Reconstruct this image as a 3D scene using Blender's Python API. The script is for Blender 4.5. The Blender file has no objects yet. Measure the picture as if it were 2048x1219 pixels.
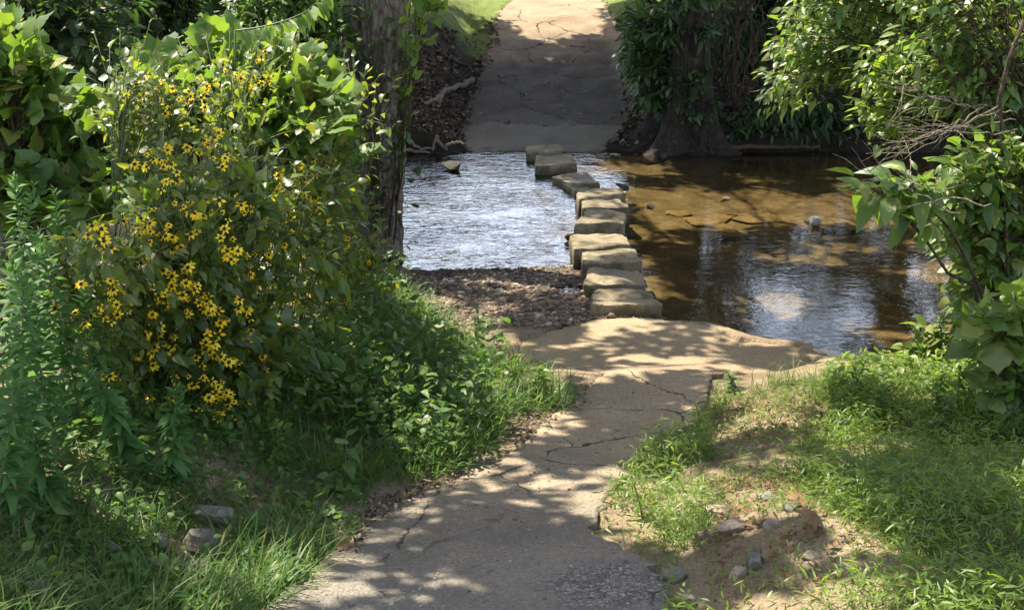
import bpy, bmesh, math, random
import numpy as np
from mathutils import Vector, noise, geometry

random.seed(11)
rng = np.random.default_rng(7)
S = bpy.context.scene
COL = S.collection
R = math.radians

# ------------------------------------------------------------------ camera
FPX, PITCH, CAMZ = 2300.0, R(17.4), 3.0
cam_d = bpy.data.cameras.new("camera")
cam = bpy.data.objects.new("camera", cam_d); COL.objects.link(cam)
cam.location = (0, 0, CAMZ); cam.rotation_euler = (R(90) - PITCH, 0, 0)
cam_d.sensor_width = 36.0; cam_d.lens = 36.0 * FPX / 2048.0
cam_d.clip_start = 0.05; cam_d.clip_end = 2000.0
S.camera = cam
# ------------------------------------------------------------------ sky, sun, exposure
SUN_EL, SUN_ROT = R(61), R(-56)          # sun beyond and to the left
SUN = np.array([math.sin(SUN_ROT) * math.cos(SUN_EL), math.cos(SUN_ROT) * math.cos(SUN_EL), math.sin(SUN_EL)])
wd = bpy.data.worlds.new("World"); S.world = wd; wd.use_nodes = True
nt = wd.node_tree; bg = nt.nodes["Background"]
sky = nt.nodes.new("ShaderNodeTexSky"); sky.sky_type = 'NISHITA'; sky.sun_disc = False
sky.sun_elevation = SUN_EL; sky.sun_rotation = SUN_ROT % (2 * math.pi); sky.dust_density = 3.0; sky.ozone_density = 0.6
tc_ = nt.nodes.new("ShaderNodeTexCoord"); cn = nt.nodes.new("ShaderNodeTexNoise"); cn.inputs["Scale"].default_value = 3.2; cn.inputs["Detail"].default_value = 7.0; cn.inputs["Roughness"].default_value = .6
cm_ = nt.nodes.new("ShaderNodeMapping"); cm_.inputs[3].default_value = (1, 1, 2.6); nt.links.new(tc_.outputs["Generated"], cm_.inputs[0]); nt.links.new(cm_.outputs[0], cn.inputs[0])
cr_ = nt.nodes.new("ShaderNodeValToRGB"); cr_.color_ramp.elements[0].position = .38; cr_.color_ramp.elements[1].position = .56; nt.links.new(cn.outputs[0], cr_.inputs[0])
cx = nt.nodes.new("ShaderNodeMix"); cx.data_type = 'RGBA'; cx.inputs[7].default_value = (15.5, 18, 22, 1); sz_ = nt.nodes.new("ShaderNodeSeparateXYZ"); nt.links.new(tc_.outputs["Generated"], sz_.inputs[0]); mr_ = nt.nodes.new("ShaderNodeMapRange"); nt.links.new(sz_.outputs[2], mr_.inputs[0])
mr_.inputs[1].default_value = .30; mr_.inputs[2].default_value = .55; mr_.inputs[3].default_value = 1.0; mr_.inputs[4].default_value = 0.0  # cloud band added low in the sky to brighten the pool's reflection
mm_ = nt.nodes.new("ShaderNodeMath"); mm_.operation = 'MULTIPLY'; nt.links.new(cr_.outputs[0], mm_.inputs[0]); nt.links.new(mr_.outputs[0], mm_.inputs[1]); nt.links.new(mm_.outputs[0], cx.inputs[0]); nt.links.new(sky.outputs[0], cx.inputs[6])
nt.links.new(cx.outputs[2], bg.inputs[0]); bg.inputs[1].default_value = 0.07
sd = bpy.data.lights.new("sun", 'SUN'); sd.energy = 5.0; sd.angle = R(0.53); sd.color = (1.0, 0.91, 0.74)
so = bpy.data.objects.new("sun", sd); COL.objects.link(so)
so.rotation_euler = Vector((-SUN[0], -SUN[1], -SUN[2])).to_track_quat('-Z', 'Y').to_euler(); so.location = (-20, 12, 30)
S.view_settings.view_transform = 'Standard'; S.view_settings.look = 'None'
S.view_settings.exposure = 1.54; S.view_settings.gamma = 1.0
try:
    S.cycles.use_denoising = True; S.cycles.denoiser = 'OPENIMAGEDENOISE'
except Exception: pass
S.cycles.max_bounces = 6; S.cycles.diffuse_bounces = 3; S.cycles.transmission_bounces = 4
S.cycles.transparent_max_bounces = 8; S.cycles.caustics_reflective = False; S.cycles.caustics_refractive = False
S.cycles.sample_clamp_indirect = 6.0

# ------------------------------------------------------------------ pixel -> place helpers (2048 px wide frame)
CAM = np.array([0, 0, CAMZ]); cp, sp = math.cos(PITCH), math.sin(PITCH)
def ray(px, py):
    u = (px - 1024.0) / FPX; v = (609.5 - py) / FPX
    return np.array([u, cp + v * sp, -sp + v * cp])
def W(px, py, Y):
    r = ray(px, py); return CAM + r * (Y / r[1])
def Zp(px, py, z):
    r = ray(px, py); return CAM + r * ((z - CAMZ) / r[2])

def nrm(a): return a / np.maximum(np.linalg.norm(a, axis=-1, keepdims=True), 1e-9)
def sst(a, b, x):
    t = np.clip((x - a) / (b - a), 0, 1); return t * t * (3 - 2 * t)
_lat = np.random.default_rng(3).random((256, 256))
def vnoise(x, y, s, seed=0):
    x = np.asarray(x, float) * s + seed * 17.3; y = np.asarray(y, float) * s + seed * 31.7
    xi = np.floor(x).astype(int); yi = np.floor(y).astype(int); fx = x - xi; fy = y - yi
    fx = fx * fx * (3 - 2 * fx); fy = fy * fy * (3 - 2 * fy)
    g = lambda i, j: _lat[(xi + i) & 255, (yi + j) & 255]
    return (g(0, 0) * (1 - fx) + g(1, 0) * fx) * (1 - fy) + (g(0, 1) * (1 - fx) + g(1, 1) * fx) * fy - 0.5
def fbm(x, y, s, o=4, seed=0):
    r = 0; a = 1.0
    for k in range(o): r = r + a * vnoise(x, y, s * 2 ** k, seed + k); a *= 0.5
    return r

# ------------------------------------------------------------------ terrain height
NSX = [-60, -4, -2.2, -1.5, -1.13, -.8, -.2, .3, .72, .98, 1.2, 1.6, 1.85, 2.25, 2.35, 2.7, 3.2, 3.7, 4.4, 5, 5.6, 7, 60]
NSY = [11.8, 11.5, 11.4, 11.0, 10.6, 10.5, 10.6, 10.72, 10.85, 9.5, 9.15, 9.0, 8.75, 8.5, 8.05, 7.9, 8.35, 9.0, 10, 11, 12, 12.5, 12.8]
def near_shore(x): return np.interp(x, NSX, NSY)
def far_shore(x): return 17.3 + 0.12 * np.sin(x * 1.7) + 0.1 * np.sin(x * 4.1 + 1)
ZPY = [-8, 0, 2, 3.5, 5, 6.5, 7.9, 9.2, 10, 10.7, 14]
ZPZ = [1.5, 1.35, 1.1, .8, .5, .28, .12, .09, .05, .0, -.02]
LBY = [0, 3.5, 5, 6.2, 8.1, 9.6, 10.7, 12]; LBX = [-1.4, -.85, -.4, -.07, -.1, -.85, -1.15, -1.4]
RBY = [0, 3.5, 4.2, 5, 6, 7.2, 8.0]; RBX = [.9, .55, .35, .45, .75, 1.3, 2.3]
def H(x, y):
    x = np.asarray(x, float); y = np.asarray(y, float)
    t = near_shore(x) - y; s = y - far_shore(x)
    zp = np.interp(y, ZPY, ZPZ)
    lb = np.interp(y, LBY, LBX); rb = np.interp(y, RBY, RBX)
    zn = zp + 0.38 * sst(0.0, 1.2, lb - x) * sst(-.2, .8, t) + 0.05 * np.clip(lb - x - 1, 0, 20)
    zn = zn + 0.14 * sst(0.1, 1.0, x - rb) * sst(0, 1.2, t) + 0.05 * np.clip(x - rb - 1, 0, 20) * sst(0, 1.5, t)
    zn = zn * sst(-.02, .35, t)
    zr = np.interp(y, [17.2, 17.5, 18.6, 21, 23.5, 25, 27, 90], [-.04, .03, .24, .85, 1.6, 1.78, 1.9, 3.6])
    zl = np.interp(y, [17.2, 17.45, 18.2, 20, 21.5, 24, 90], [-.05, .32, .58, 1.3, 1.68, 2.0, 3.7])
    zq = np.interp(y, [17.2, 17.6, 18.5, 21, 24, 90], [-.05, .28, .55, 1.4, 1.9, 3.6])
    a = sst(-.75, -1.45, x) if False else sst(0.72, 1.5, -x)
    b = sst(1.75, 2.5, x)
    zf = zr * (1 - a) * (1 - b) + zl * a + zq * b
    bed = -0.17 * sst(0, .7, np.minimum(-t, -s))
    z = np.where(t > 0, zn, np.where(s > 0, zf, bed))
    pd = Zp(1142, 571, 0.05)                                    # small puddle in the gravel bar
    z = z - 0.13 * np.exp(-(((x - pd[0]) / .16) ** 2 + ((y - pd[1]) / .16) ** 2))
    return z
PATHMASK = []
def Hn(x, y):
    z = H(x, y)
    t = near_shore(x) - y; s = y - far_shore(x)
    amp = np.where((t > 0) & (t < 2.2) & (x > -1.2) & (x < 1), .035, np.where(s > 0, .10, np.where(t > 0, .07, .05)))
    return z + amp * fbm(x, y, 1.7, 5) + np.where(s > 0, .05, .0) * fbm(x, y, 6.0, 3, 8)
def G(px, py):
    r = ray(px, py); ts = np.arange(2.0, 80, 0.02)
    P = CAM + ts[:, None] * r; h = H(P[:, 0], P[:, 1]); k = np.argmax(P[:, 2] < h)
    return P[k] if P[k, 2] < h[k] else P[-1]
def Gxy(poly): return np.array([G(*p)[:2] for p in poly])
def deep(x, y, poly, m=.07):
    return inpoly(x + m, y, poly) & inpoly(x - m, y, poly)
def inpoly(x, y, poly):
    x = np.asarray(x); y = np.asarray(y); r = np.zeros(x.shape, bool); n = len(poly)
    for i in range(n):
        x1, y1 = poly[i]; x2, y2 = poly[(i + 1) % n]
        c = ((y1 > y) != (y2 > y)) & (x < (x2 - x1) * (y - y1) / ((y2 - y1) if y2 != y1 else 1e-9) + x1)
        r ^= c
    return r
def polyarea(p): 
    x, y = p[:, 0], p[:, 1]; return abs(np.dot(x, np.roll(y, 1)) - np.dot(y, np.roll(x, 1))) / 2
def sample_poly(poly, n):
    poly = np.asarray(poly, float); lo, hi = poly.min(0), poly.max(0); out = np.zeros((0, 2))
    while len(out) < n:
        q = lo + rng.random((max(64, 2 * n), 2)) * (hi - lo); out = np.vstack([out, q[inpoly(q[:, 0], q[:, 1], poly)]])
    return out[:n]

# ------------------------------------------------------------------ mesh building
class MB:
    def __init__(s): s.v = []; s.n = 0; s.t = []; s.q = []; s.tm = []; s.qm = []
    def add(s, v, quads=None, tris=None, m=0):
        v = np.asarray(v, float)
        if quads is not None and len(quads):
            q = np.asarray(quads) + s.n; s.q.append(q); s.qm.append(np.full(len(q), m))
        if tris is not None and len(tris):
            q = np.asarray(tris) + s.n; s.t.append(q); s.tm.append(np.full(len(q), m))
        s.v.append(v); s.n += len(v)
    def mesh(s, name, mats, origin=(0, 0, 0), smooth=True):
        v = np.vstack(s.v) - np.asarray(origin); t = np.vstack(s.t) if s.t else np.zeros((0, 3), int)
        q = np.vstack(s.q) if s.q else np.zeros((0, 4), int)
        me = bpy.data.meshes.new(name); me.vertices.add(len(v)); me.vertices.foreach_set("co", v.astype(np.float32).ravel())
        L = np.concatenate([t.ravel(), q.ravel()]).astype(np.int32); me.loops.add(len(L)); me.loops.foreach_set("vertex_index", L)
        st = np.concatenate([np.arange(len(t)) * 3, len(t) * 3 + np.arange(len(q)) * 4]).astype(np.int32)
        me.polygons.add(len(st)); me.polygons.foreach_set("loop_start", st)
        mi = np.concatenate(s.tm + s.qm).astype(np.int32); 
        for m in mats: me.materials.append(m)
        me.polygons.foreach_set("material_index", mi)
        me.polygons.foreach_set("use_smooth", np.full(len(st), smooth))
        me.update(calc_edges=True); me.validate()
        return me
    def obj(s, name, mats, parent=None, origin=None, smooth=True):
        if not isinstance(mats, (list, tuple)): mats = [mats]
        o0 = np.asarray(origin if origin is not None else (tuple(parent.location) if parent else (0, 0, 0)))
        o = bpy.data.objects.new(name, s.mesh(name, mats, o0, smooth)); COL.objects.link(o)
        if parent: o.parent = parent
        else: o.location = o0
        return o
def tag(o, label=None, cat=None, group=None, kind=None):
    if label: o["label"] = label
    if cat: o["category"] = cat
    if group: o["group"] = group
    if kind: o["kind"] = kind
    return o
def empty(name, loc, label, cat, group=None):
    o = bpy.data.objects.new(name, None); COL.objects.link(o); o.location = tuple(loc); o.empty_display_size = .1
    return tag(o, label, cat, group)

def tube(pts, rad, sides=6, ridge=None):
    pts = np.asarray(pts, float); n = len(pts); rad = np.broadcast_to(np.asarray(rad, float), (n,))
    d = nrm(np.gradient(pts, axis=0)); ref = np.array([0, 0, 1.0]) if abs(d[:, 2]).mean() < .8 else np.array([1.0, 0, 0])
    a = nrm(np.cross(d, ref)); b = np.cross(a, d); th = np.arange(sides) * 2 * math.pi / sides
    rr = rad[:, None] * np.ones(sides) if ridge is None else rad[:, None] * ridge(n, th)
    v = pts[:, None] + rr[..., None] * (np.cos(th)[None, :, None] * a[:, None] + np.sin(th)[None, :, None] * b[:, None])
    v = v.reshape(-1, 3); i = np.arange(n - 1)[:, None] * sides; j = np.arange(sides)
    q = np.stack([i + j, i + (j + 1) % sides, i + sides + (j + 1) % sides, i + sides + j], -1).reshape(-1, 4)
    c = np.vstack([pts[0], pts[-1]]); v = np.vstack([v, c]); m = n * sides
    t = np.vstack([np.stack([np.full(sides, m), (j + 1) % sides, j], -1), np.stack([np.full(sides, m + 1), (n - 1) * sides + j, (n - 1) * sides + (j + 1) % sides], -1)])
    return v, q, t
def bez(a, b, c, n=8):
    t = np.linspace(0, 1, n)[:, None]; return (1 - t) ** 2 * np.asarray(a) + 2 * t * (1 - t) * np.asarray(b) + t * t * np.asarray(c)
def wob(pts, amp):
    pts = np.array(pts, float); e = rng.normal(0, amp, pts.shape); e[0] = 0; return pts + e

def leafT(n, wf, fold=.12, droop=.25):
    """leaf of length 1 along +y with a folded midrib"""
    t = np.linspace(0, 1, n + 1); c = np.stack([0 * t, t, -droop * t * t], -1); m = t[1:-1]; w = np.array([wf(k) for k in m])
    l = np.stack([-w, m, -droop * m * m + fold * w], -1); r = np.stack([w, m, -droop * m * m + fold * w], -1)
    V = np.vstack([c, l, r]); tr = []; qd = []; L = n + 1; Rr = n + n
    tr += [(0, 1, L)[::-1], (0, Rr, 1)[::-1]]
    for i in range(n - 2):
        qd += [(L + i, i + 1, i + 2, L + i + 1)[::-1], (i + 1, Rr + i, Rr + i + 1, i + 2)[::-1]]
    tr += [(n - 1, n, L + n - 2)[::-1], (n - 1, Rr + n - 2, n)[::-1]]
    return V, np.array(tr), np.array(qd).reshape(-1, 4)
def fanT(pts, dome=.12, cy=.35):
    pts = np.asarray(pts, float); r2 = (pts[:, 0] ** 2 + (pts[:, 1] - cy) ** 2)
    V = np.vstack([[0, cy, dome], np.c_[pts, -dome * 1.3 * r2 + rng.normal(0, .03, len(pts))]]); k = len(pts)
    tr = np.array([(0, 1 + i, 1 + (i + 1) % k) for i in range(k)])
    # crease: inner ring for a softer blade
    return V, tr[:, ::-1] if np.cross(pts[0] - [0, cy], pts[1] - [0, cy]) < 0 else tr, np.zeros((0, 4), int)
LANCE = leafT(4, lambda t: .16 * math.sin(math.pi * t ** .8) ** .9)
OVATE = leafT(4, lambda t: .30 * math.sin(math.pi * t ** .65) ** .85, .18, .3)
SMALL = leafT(3, lambda t: .27 * math.sin(math.pi * t ** .8), .2, .2)
_h = [(0, .02), (.22, -.1), (.42, -.02), (.5, .2), (.44, .42), (.27, .68), (.0, 1.0)]
HEART = fanT(_h + [(-x, y) for x, y in _h[-2:0:-1]])
_g = [(0, .0), (.2, -.14), (.44, -.09), (.55, .1), (.49, .24), (.57, .42), (.42, .5), (.36, .64), (.18, .76), (0, 1.0)]
GRAPE = fanT(_g + [(-x, y) for x, y in _g[-2:0:-1]], .10)
_m = [(0, 0), (.1, .12), (.45, .0), (.36, .2), (.75, .42), (.52, .48), (.55, .62), (.24, .56), (.3, .8), (.12, .78), (0, 1.05)]
SYCA = fanT(_m + [(-x, y) for x, y in _m[-2:0:-1]], .16)
CANO = leafT(2, lambda t: .36, .2, .15)
def blade(n, w, bend):
    t = np.linspace(0, 1, n + 1); y = np.sin(t * bend) / bend; z = 1 - 0 * t; zz = (1 - np.cos(t * bend)) / bend
    ww = w * (1 - t ** 2.0) * (.55 + .45 * np.minimum(1, t * 4))
    l = np.stack([-ww, y, -zz], -1)[:-1]; r = np.stack([ww, y, -zz], -1)[:-1]; tip = np.array([[0, y[-1], -zz[-1]]])
    V = np.vstack([l, r, tip]); q = np.array([(i, n + i, n + i + 1, i + 1) for i in range(n - 1)]); tr = np.array([(n - 1, 2 * n - 1, 2 * n)])
    return V, tr, q
BL = [blade(3, .014, b) for b in (.5, 1.0, 1.5, 2.0)]

def inst(mb, T, pos, d, nn, sc, m=0, wj=.15, curl=.28):
    V, tr, qd = T; pos = np.asarray(pos); N = len(pos); k = len(V)
    if N == 0: return
    d = nrm(d); x = nrm(np.cross(d, nn)); z = np.cross(x, d); sc = np.broadcast_to(sc, (N,))[:, None, None]
    wx = (1 + wj * rng.normal(0, 1, N))[:, None, None]
    kd = curl * rng.normal(0, 1, (N, 1)); kt = curl * 1.6 * rng.normal(0, 1, (N, 1)); kw = curl * rng.normal(0, 1, (N, 1)); vx, vy = V[None, :, 0], V[None, :, 1]
    vz = V[None, :, 2] + kd * vy ** 2 + kt * vx * vy + kw * np.abs(vx); vx2 = vx + .5 * kw * vy * (1 - vy)
    P = pos[:, None] + sc * (vx2[..., None] * wx * x[:, None] + V[None, :, 1:2] * d[:, None] + vz[..., None] * z[:, None])
    off = (np.arange(N) * k)[:, None, None]
    mb.add(P.reshape(-1, 3), (qd[None] + off).reshape(-1, 4) if len(qd) else None, (tr[None] + off).reshape(-1, 3) if len(tr) else None, m)

# ------------------------------------------------------------------ materials
class NT:
    def __init__(s, name):
        s.m = bpy.data.materials.new(name); s.m.use_nodes = True; s.t = s.m.node_tree; s.t.nodes.clear()
        s.out = s.n("ShaderNodeOutputMaterial")
    def n(s, typ, ins=None, **kw):
        o = s.t.nodes.new(typ)
        for k, v in kw.items(): setattr(o, k, v)
        for k, v in (ins or {}).items():
            sock = o.inputs[k]
            if isinstance(v, bpy.types.NodeSocket): s.t.links.new(v, sock)
            else: sock.default_value = v
        return o
    def ramp(s, fac, stops, interp='LINEAR'):
        r = s.n("ShaderNodeValToRGB", {0: fac}); r.color_ramp.interpolation = interp; e = r.color_ramp.elements
        while len(e) < len(stops): e.new(.5)
        for i, (p, c) in enumerate(stops): e[i].position = p; e[i].color = (*c, 1) if len(c) == 3 else c
        return r.outputs[0]
    def mix(s, f, a, b, mode='MIX'):
        x = s.n("ShaderNodeMix", data_type='RGBA', blend_type=mode)
        for k, v in ((0, f), (6, a), (7, b)):
            if isinstance(v, bpy.types.NodeSocket): s.t.links.new(v, x.inputs[k])
            else: x.inputs[k].default_value = v if not isinstance(v, tuple) else (*v, 1)
        return x.outputs[2]
    def math(s, op, a, b=0.0):
        x = s.n("ShaderNodeMath", operation=op)
        for k, v in ((0, a), (1, b)):
            if isinstance(v, bpy.types.NodeSocket): s.t.links.new(v, x.inputs[k])
            else: x.inputs[k].default_value = v
        return x.outputs[0]
    def pos(s): return s.n("ShaderNodeNewGeometry").outputs["Position"]
    def noise(s, vec, scale, detail=4, rough=.55, dist=0.0):
        return s.n("ShaderNodeTexNoise", {"Vector": vec, "Scale": scale, "Detail": detail, "Roughness": rough, "Distortion": dist}).outputs[0]
    def voro(s, vec, scale, feature='F1', out=0, rnd=1.0):
        return s.n("ShaderNodeTexVoronoi", {"Vector": vec, "Scale": scale, "Randomness": rnd}, feature=feature).outputs[out]
    def bump(s, h, strength, dist, normal=None):
        i = {"Height": h, "Strength": strength, "Distance": dist}
        if normal is not None: i["Normal"] = normal
        return s.n("ShaderNodeBump", i).outputs[0]
    def attr(s, name): return s.n("ShaderNodeAttribute", attribute_name=name).outputs
    def principled(s, col, rough, normal=None, spec=.3):
        i = {"Base Color": col if isinstance(col, bpy.types.NodeSocket) else (*col, 1), "Roughness": rough, "Specular IOR Level": spec}
        if normal is not None: i["Normal"] = normal
        p = s.n("ShaderNodeBsdfPrincipled", i); s.t.links.new(p.outputs[0], s.out.inputs[0]); return p
def leaf_mat(name, cols, trans, k=.4, rough=.42, spec=.45, bump=.25):
    t = NT(name); rnd = t.n("ShaderNodeNewGeometry").outputs["Random Per Island"]
    n = len(cols); c = t.ramp(rnd, [(i / max(1, n - 1), q) for i, q in enumerate(cols)])
    pat = t.noise(t.pos(), 35.0, 3); c2 = t.mix(.35, c, t.ramp(pat, [(.3, (.35, .35, .35)), (.7, (1.25, 1.25, 1.0))]), 'MULTIPLY')
    p = t.principled(c2, rough, t.bump(pat, bump, .01), spec)
    tc = t.mix(rnd, tuple(trans), tuple(np.array(trans) * np.array((.55, .75, .6))))
    tl = t.n("ShaderNodeBsdfTranslucent", {0: tc}); mx = t.n("ShaderNodeMixShader", {0: k, 1: p.outputs[0], 2: tl.outputs[0]})
    t.t.links.new(mx.outputs[0], t.out.inputs[0]); return t.m
def bark_mat(name, c1, c2, scale=14.0, moss=None):
    t = NT(name); p = t.pos(); mp = t.n("ShaderNodeMapping", {0: p, 3: (1, 1, .3)}).outputs[0]
    a = t.noise(mp, scale, 6, .65, .8); v = t.voro(t.n('ShaderNodeMixRGB', {0: .12, 1: mp, 2: t.n('ShaderNodeTexNoise', {'Vector': mp, 'Scale': 9.0, 'Detail': 4.0}).outputs[1]}).outputs[0], scale * 1.3, 'DISTANCE_TO_EDGE')
    h = t.math('ADD', a, t.math('MINIMUM', v, .25)); c = t.ramp(a, [(.3, c1), (.7, c2)])
    c = t.mix(t.ramp(v, [(0, (1, 1, 1)), (.10, (0, 0, 0))]), c, tuple(np.array(c1) * .6))
    if moss: c = t.mix(t.math('MULTIPLY', t.ramp(t.noise(p, 5.0, 4), [(.5, (0, 0, 0)), (.65, (1, 1, 1))]), .6), c, moss)
    t.principled(c, .85, t.bump(h, .9, .03), .2); return t.m
def rock_mat(name, c1, c2, c3, scale=6.0, wet=True):
    t = NT(name); p = t.pos(); a = t.noise(p, scale, 8, .6, .4); f = t.noise(p, scale * 14, 4, .6)
    c = t.ramp(a, [(.25, c1), (.5, c2), (.75, c3)]); c = t.mix(.35, c, t.ramp(f, [(.3, (.5, .5, .5)), (.7, (1.3, 1.3, 1.3))]), 'MULTIPLY')
    pit = t.voro(p, scale * 5, 'F1'); c = t.mix(t.ramp(t.noise(p, scale * .9, 6, .7, .8), [(.48, (0, 0, 0)), (.6, (.75, .75, .75))]), c, tuple(np.array(c1) * np.array((.85, .95, .8)))); c = t.mix(t.ramp(t.noise(p, scale * 3, 5, .7), [(.55, (0, 0, 0)), (.7, (.7, .7, .7))]), c, tuple(np.array(c1) * .6))
    rough = .85
    if wet:
        z = t.n("ShaderNodeSeparateXYZ", {0: p}).outputs[2]; w = t.math('ADD', z, t.math('MULTIPLY', a, .08))
        k = t.n("ShaderNodeMapRange", {0: w, 1: .07, 2: .16}).outputs[0]
        c = t.mix(k, t.mix(1.0, c, (.32, .34, .28), 'MULTIPLY'), c); rough = t.n("ShaderNodeMapRange", {0: k, 3: .4, 4: .88}).outputs[0]
    h = t.math('ADD', a, t.math('MULTIPLY', f, .35)); t.principled(c, rough, t.bump(h, .7, .03), .3); return t.m

M = {}
M['grape'] = leaf_mat("vine_leaf", [(.04, .09, .018), (.06, .125, .028), (.10, .17, .04), (.12, .18, .05), (.22, .20, .05)], (.34, .50, .04), .36, .5, .4)
M['weed'] = leaf_mat("weed_leaf", [(.045, .10, .022), (.07, .14, .03), (.11, .17, .045)], (.24, .40, .05), .34, .5, .35)
M['stalk'] = leaf_mat('stalk_leaf', [(.05, .12, .035), (.065, .15, .04), (.09, .17, .05)], (.18, .36, .06), .36, .55, .3)
M['rud'] = leaf_mat("coneflower_leaf", [(.028, .064, .016), (.045, .09, .022), (.08, .125, .028), (.13, .155, .035)], (.48, .52, .04), .38, .40, .6)
M['ash'] = leaf_mat("pinnate_leaf", [(.04, .09, .018), (.06, .125, .028), (.11, .175, .045), (.13, .19, .05), (.20, .20, .05)], (.38, .52, .05), .38, .44, .5)
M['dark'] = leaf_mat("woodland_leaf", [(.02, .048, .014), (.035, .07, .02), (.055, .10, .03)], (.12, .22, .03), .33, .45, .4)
M['bright'] = leaf_mat("bright_leaf", [(.08, .15, .03), (.12, .19, .04), (.16, .22, .05)], (.40, .52, .05), .45)  # lighter leaf tone; also stands in for sunlight on bank growth
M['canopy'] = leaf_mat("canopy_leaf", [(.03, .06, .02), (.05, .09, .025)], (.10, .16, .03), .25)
M['grass'] = leaf_mat("grass_blade", [(.04, .10, .02), (.06, .14, .03), (.09, .17, .04), (.20, .19, .08)], (.18, .34, .05), .32, .5, .3, .05)
M['grassdry'] = leaf_mat("dry_grass", [(.07, .12, .03), (.12, .16, .04), (.22, .2, .08), (.3, .25, .12)], (.3, .34, .08), .32, .55, .3, .05)
M['dead'] = leaf_mat("dead_leaf", [(.16, .085, .045), (.24, .14, .075), (.32, .22, .14)], (.3, .15, .06), .2, .6, .25)
M['stem'] = leaf_mat("green_stem", [(.06, .11, .03), (.10, .13, .05)], (.1, .14, .04), .1, .5)
M['stembrown'] = bark_mat("brown_stem", (.05, .035, .022), (.11, .08, .05), 40)
M['deadwood'] = bark_mat("dead_wood", (.16, .13, .10), (.34, .29, .23), 30)
M['bark'] = bark_mat("grey_bark", (.10, .085, .065), (.26, .22, .175), 13, (.07, .085, .03))
M['barkdark'] = bark_mat("dark_bark", (.013, .010, .008), (.045, .035, .027), 12)
M['barkpale'] = bark_mat("pale_bark", (.16, .14, .11), (.30, .27, .22), 10)
M['stone'] = rock_mat("sandstone_block", (.082, .066, .042), (.21, .172, .112), (.30, .253, .172), 4.5)
M['rock'] = rock_mat("grey_rock", (.085, .078, .066), (.18, .164, .14), (.30, .277, .24), 9, False)
M['rocktan'] = rock_mat("tan_rock", (.20, .15, .11), (.36, .29, .22), (.46, .40, .32), 8, False)
M['bedrock'] = rock_mat('bedrock', (.10, .07, .035), (.20, .145, .075), (.28, .21, .12), 5, False)
M['wetrock'] = rock_mat("wet_rock", (.03, .028, .024), (.06, .055, .045), (.09, .08, .06), 6, False)
M['paper'] = rock_mat("white_rock", (.30, .30, .28), (.6, .6, .57), (.75, .74, .7), 9)
def pet():
    t = NT("yellow_petal"); rnd = t.n("ShaderNodeObjectInfo").outputs["Random"]
    c = t.ramp(rnd, [(0, (.92, .58, .012)), (.6, (.95, .70, .025)), (1, (.95, .76, .06))]); p = t.principled(c, .5, None, .3)
    tl = t.n("ShaderNodeBsdfTranslucent", {0: (.9, .68, .03, 1)}); mx = t.n("ShaderNodeMixShader", {0: .35, 1: p.outputs[0], 2: tl.outputs[0]})
    t.t.links.new(mx.outputs[0], t.out.inputs[0]); return t.m
M['petal'] = pet()
t = NT("flower_cone"); t.principled((.018, .009, .006), .7); M['cone'] = t.m
t = NT("white_clover"); t.principled((.7, .68, .62), .7); M['white'] = t.m

def ground_mat():
    t = NT("ground_soil"); p = t.pos(); gr = t.attr("gravel")[2]; bd = t.attr("bed")[2]; gs = t.attr("turf")[2]; fb = t.attr("farbank")[2]
    a = t.noise(p, 2.2, 8, .62, .3); b = t.noise(p, 38, 5, .65)
    soil = t.ramp(a, [(.25, (.12, .088, .058)), (.5, (.215, .165, .112)), (.75, (.32, .265, .19))])
    soil = t.mix(.5, soil, t.ramp(b, [(.3, (.45, .43, .4)), (.7, (1.3, 1.28, 1.2))]), 'MULTIPLY')
    vc = t.n("ShaderNodeTexVoronoi", {"Vector": p, "Scale": 55.0}); vcol = t.n("ShaderNodeSeparateColor", {0: vc.outputs[1]}).outputs[0]
    grav = t.ramp(vcol, [(0, (.06, .044, .031)), (.4, (.13, .095, .068)), (.75, (.21, .155, .115)), (1, (.32, .26, .2))])
    grav = t.mix(.6, grav, t.ramp(a, [(.3, (.5, .45, .42)), (.7, (1.15, 1.1, 1.05))]), 'MULTIPLY')
    vb = t.n("ShaderNodeTexVoronoi", {"Vector": p, "Scale": 26.0}); vbc = t.n("ShaderNodeSeparateColor", {0: vb.outputs[1]}).outputs[0]
    bed = t.ramp(a, [(.28, (.065, .05, .028)), (.5, (.15, .118, .07)), (.75, (.24, .195, .125))])
    bed = t.mix(.5, bed, t.ramp(vbc, [(0, (.5, .5, .5)), (1, (1.35, 1.3, 1.25))]), 'MULTIPLY')
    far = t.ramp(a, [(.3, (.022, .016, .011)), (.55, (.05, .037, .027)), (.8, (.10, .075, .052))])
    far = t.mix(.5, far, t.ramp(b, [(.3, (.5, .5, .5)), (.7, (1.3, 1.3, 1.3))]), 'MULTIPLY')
    turf = t.ramp(b, [(.3, (.07, .10, .02)), (.7, (.17, .20, .06))])
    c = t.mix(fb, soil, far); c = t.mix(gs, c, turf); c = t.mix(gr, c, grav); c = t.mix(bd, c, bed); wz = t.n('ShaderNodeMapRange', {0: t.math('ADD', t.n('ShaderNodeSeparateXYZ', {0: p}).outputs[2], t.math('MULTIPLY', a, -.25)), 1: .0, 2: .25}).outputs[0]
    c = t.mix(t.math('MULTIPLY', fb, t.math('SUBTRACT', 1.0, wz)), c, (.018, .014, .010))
    hv = t.math('MULTIPLY', vc.outputs[0], -.6); h = t.math('ADD', t.math('ADD', a, t.math('MULTIPLY', b, .35)), hv)
    t.principled(c, .92, t.bump(h, .6, .03), .2); return t.m
M['ground'] = ground_mat()
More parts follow.
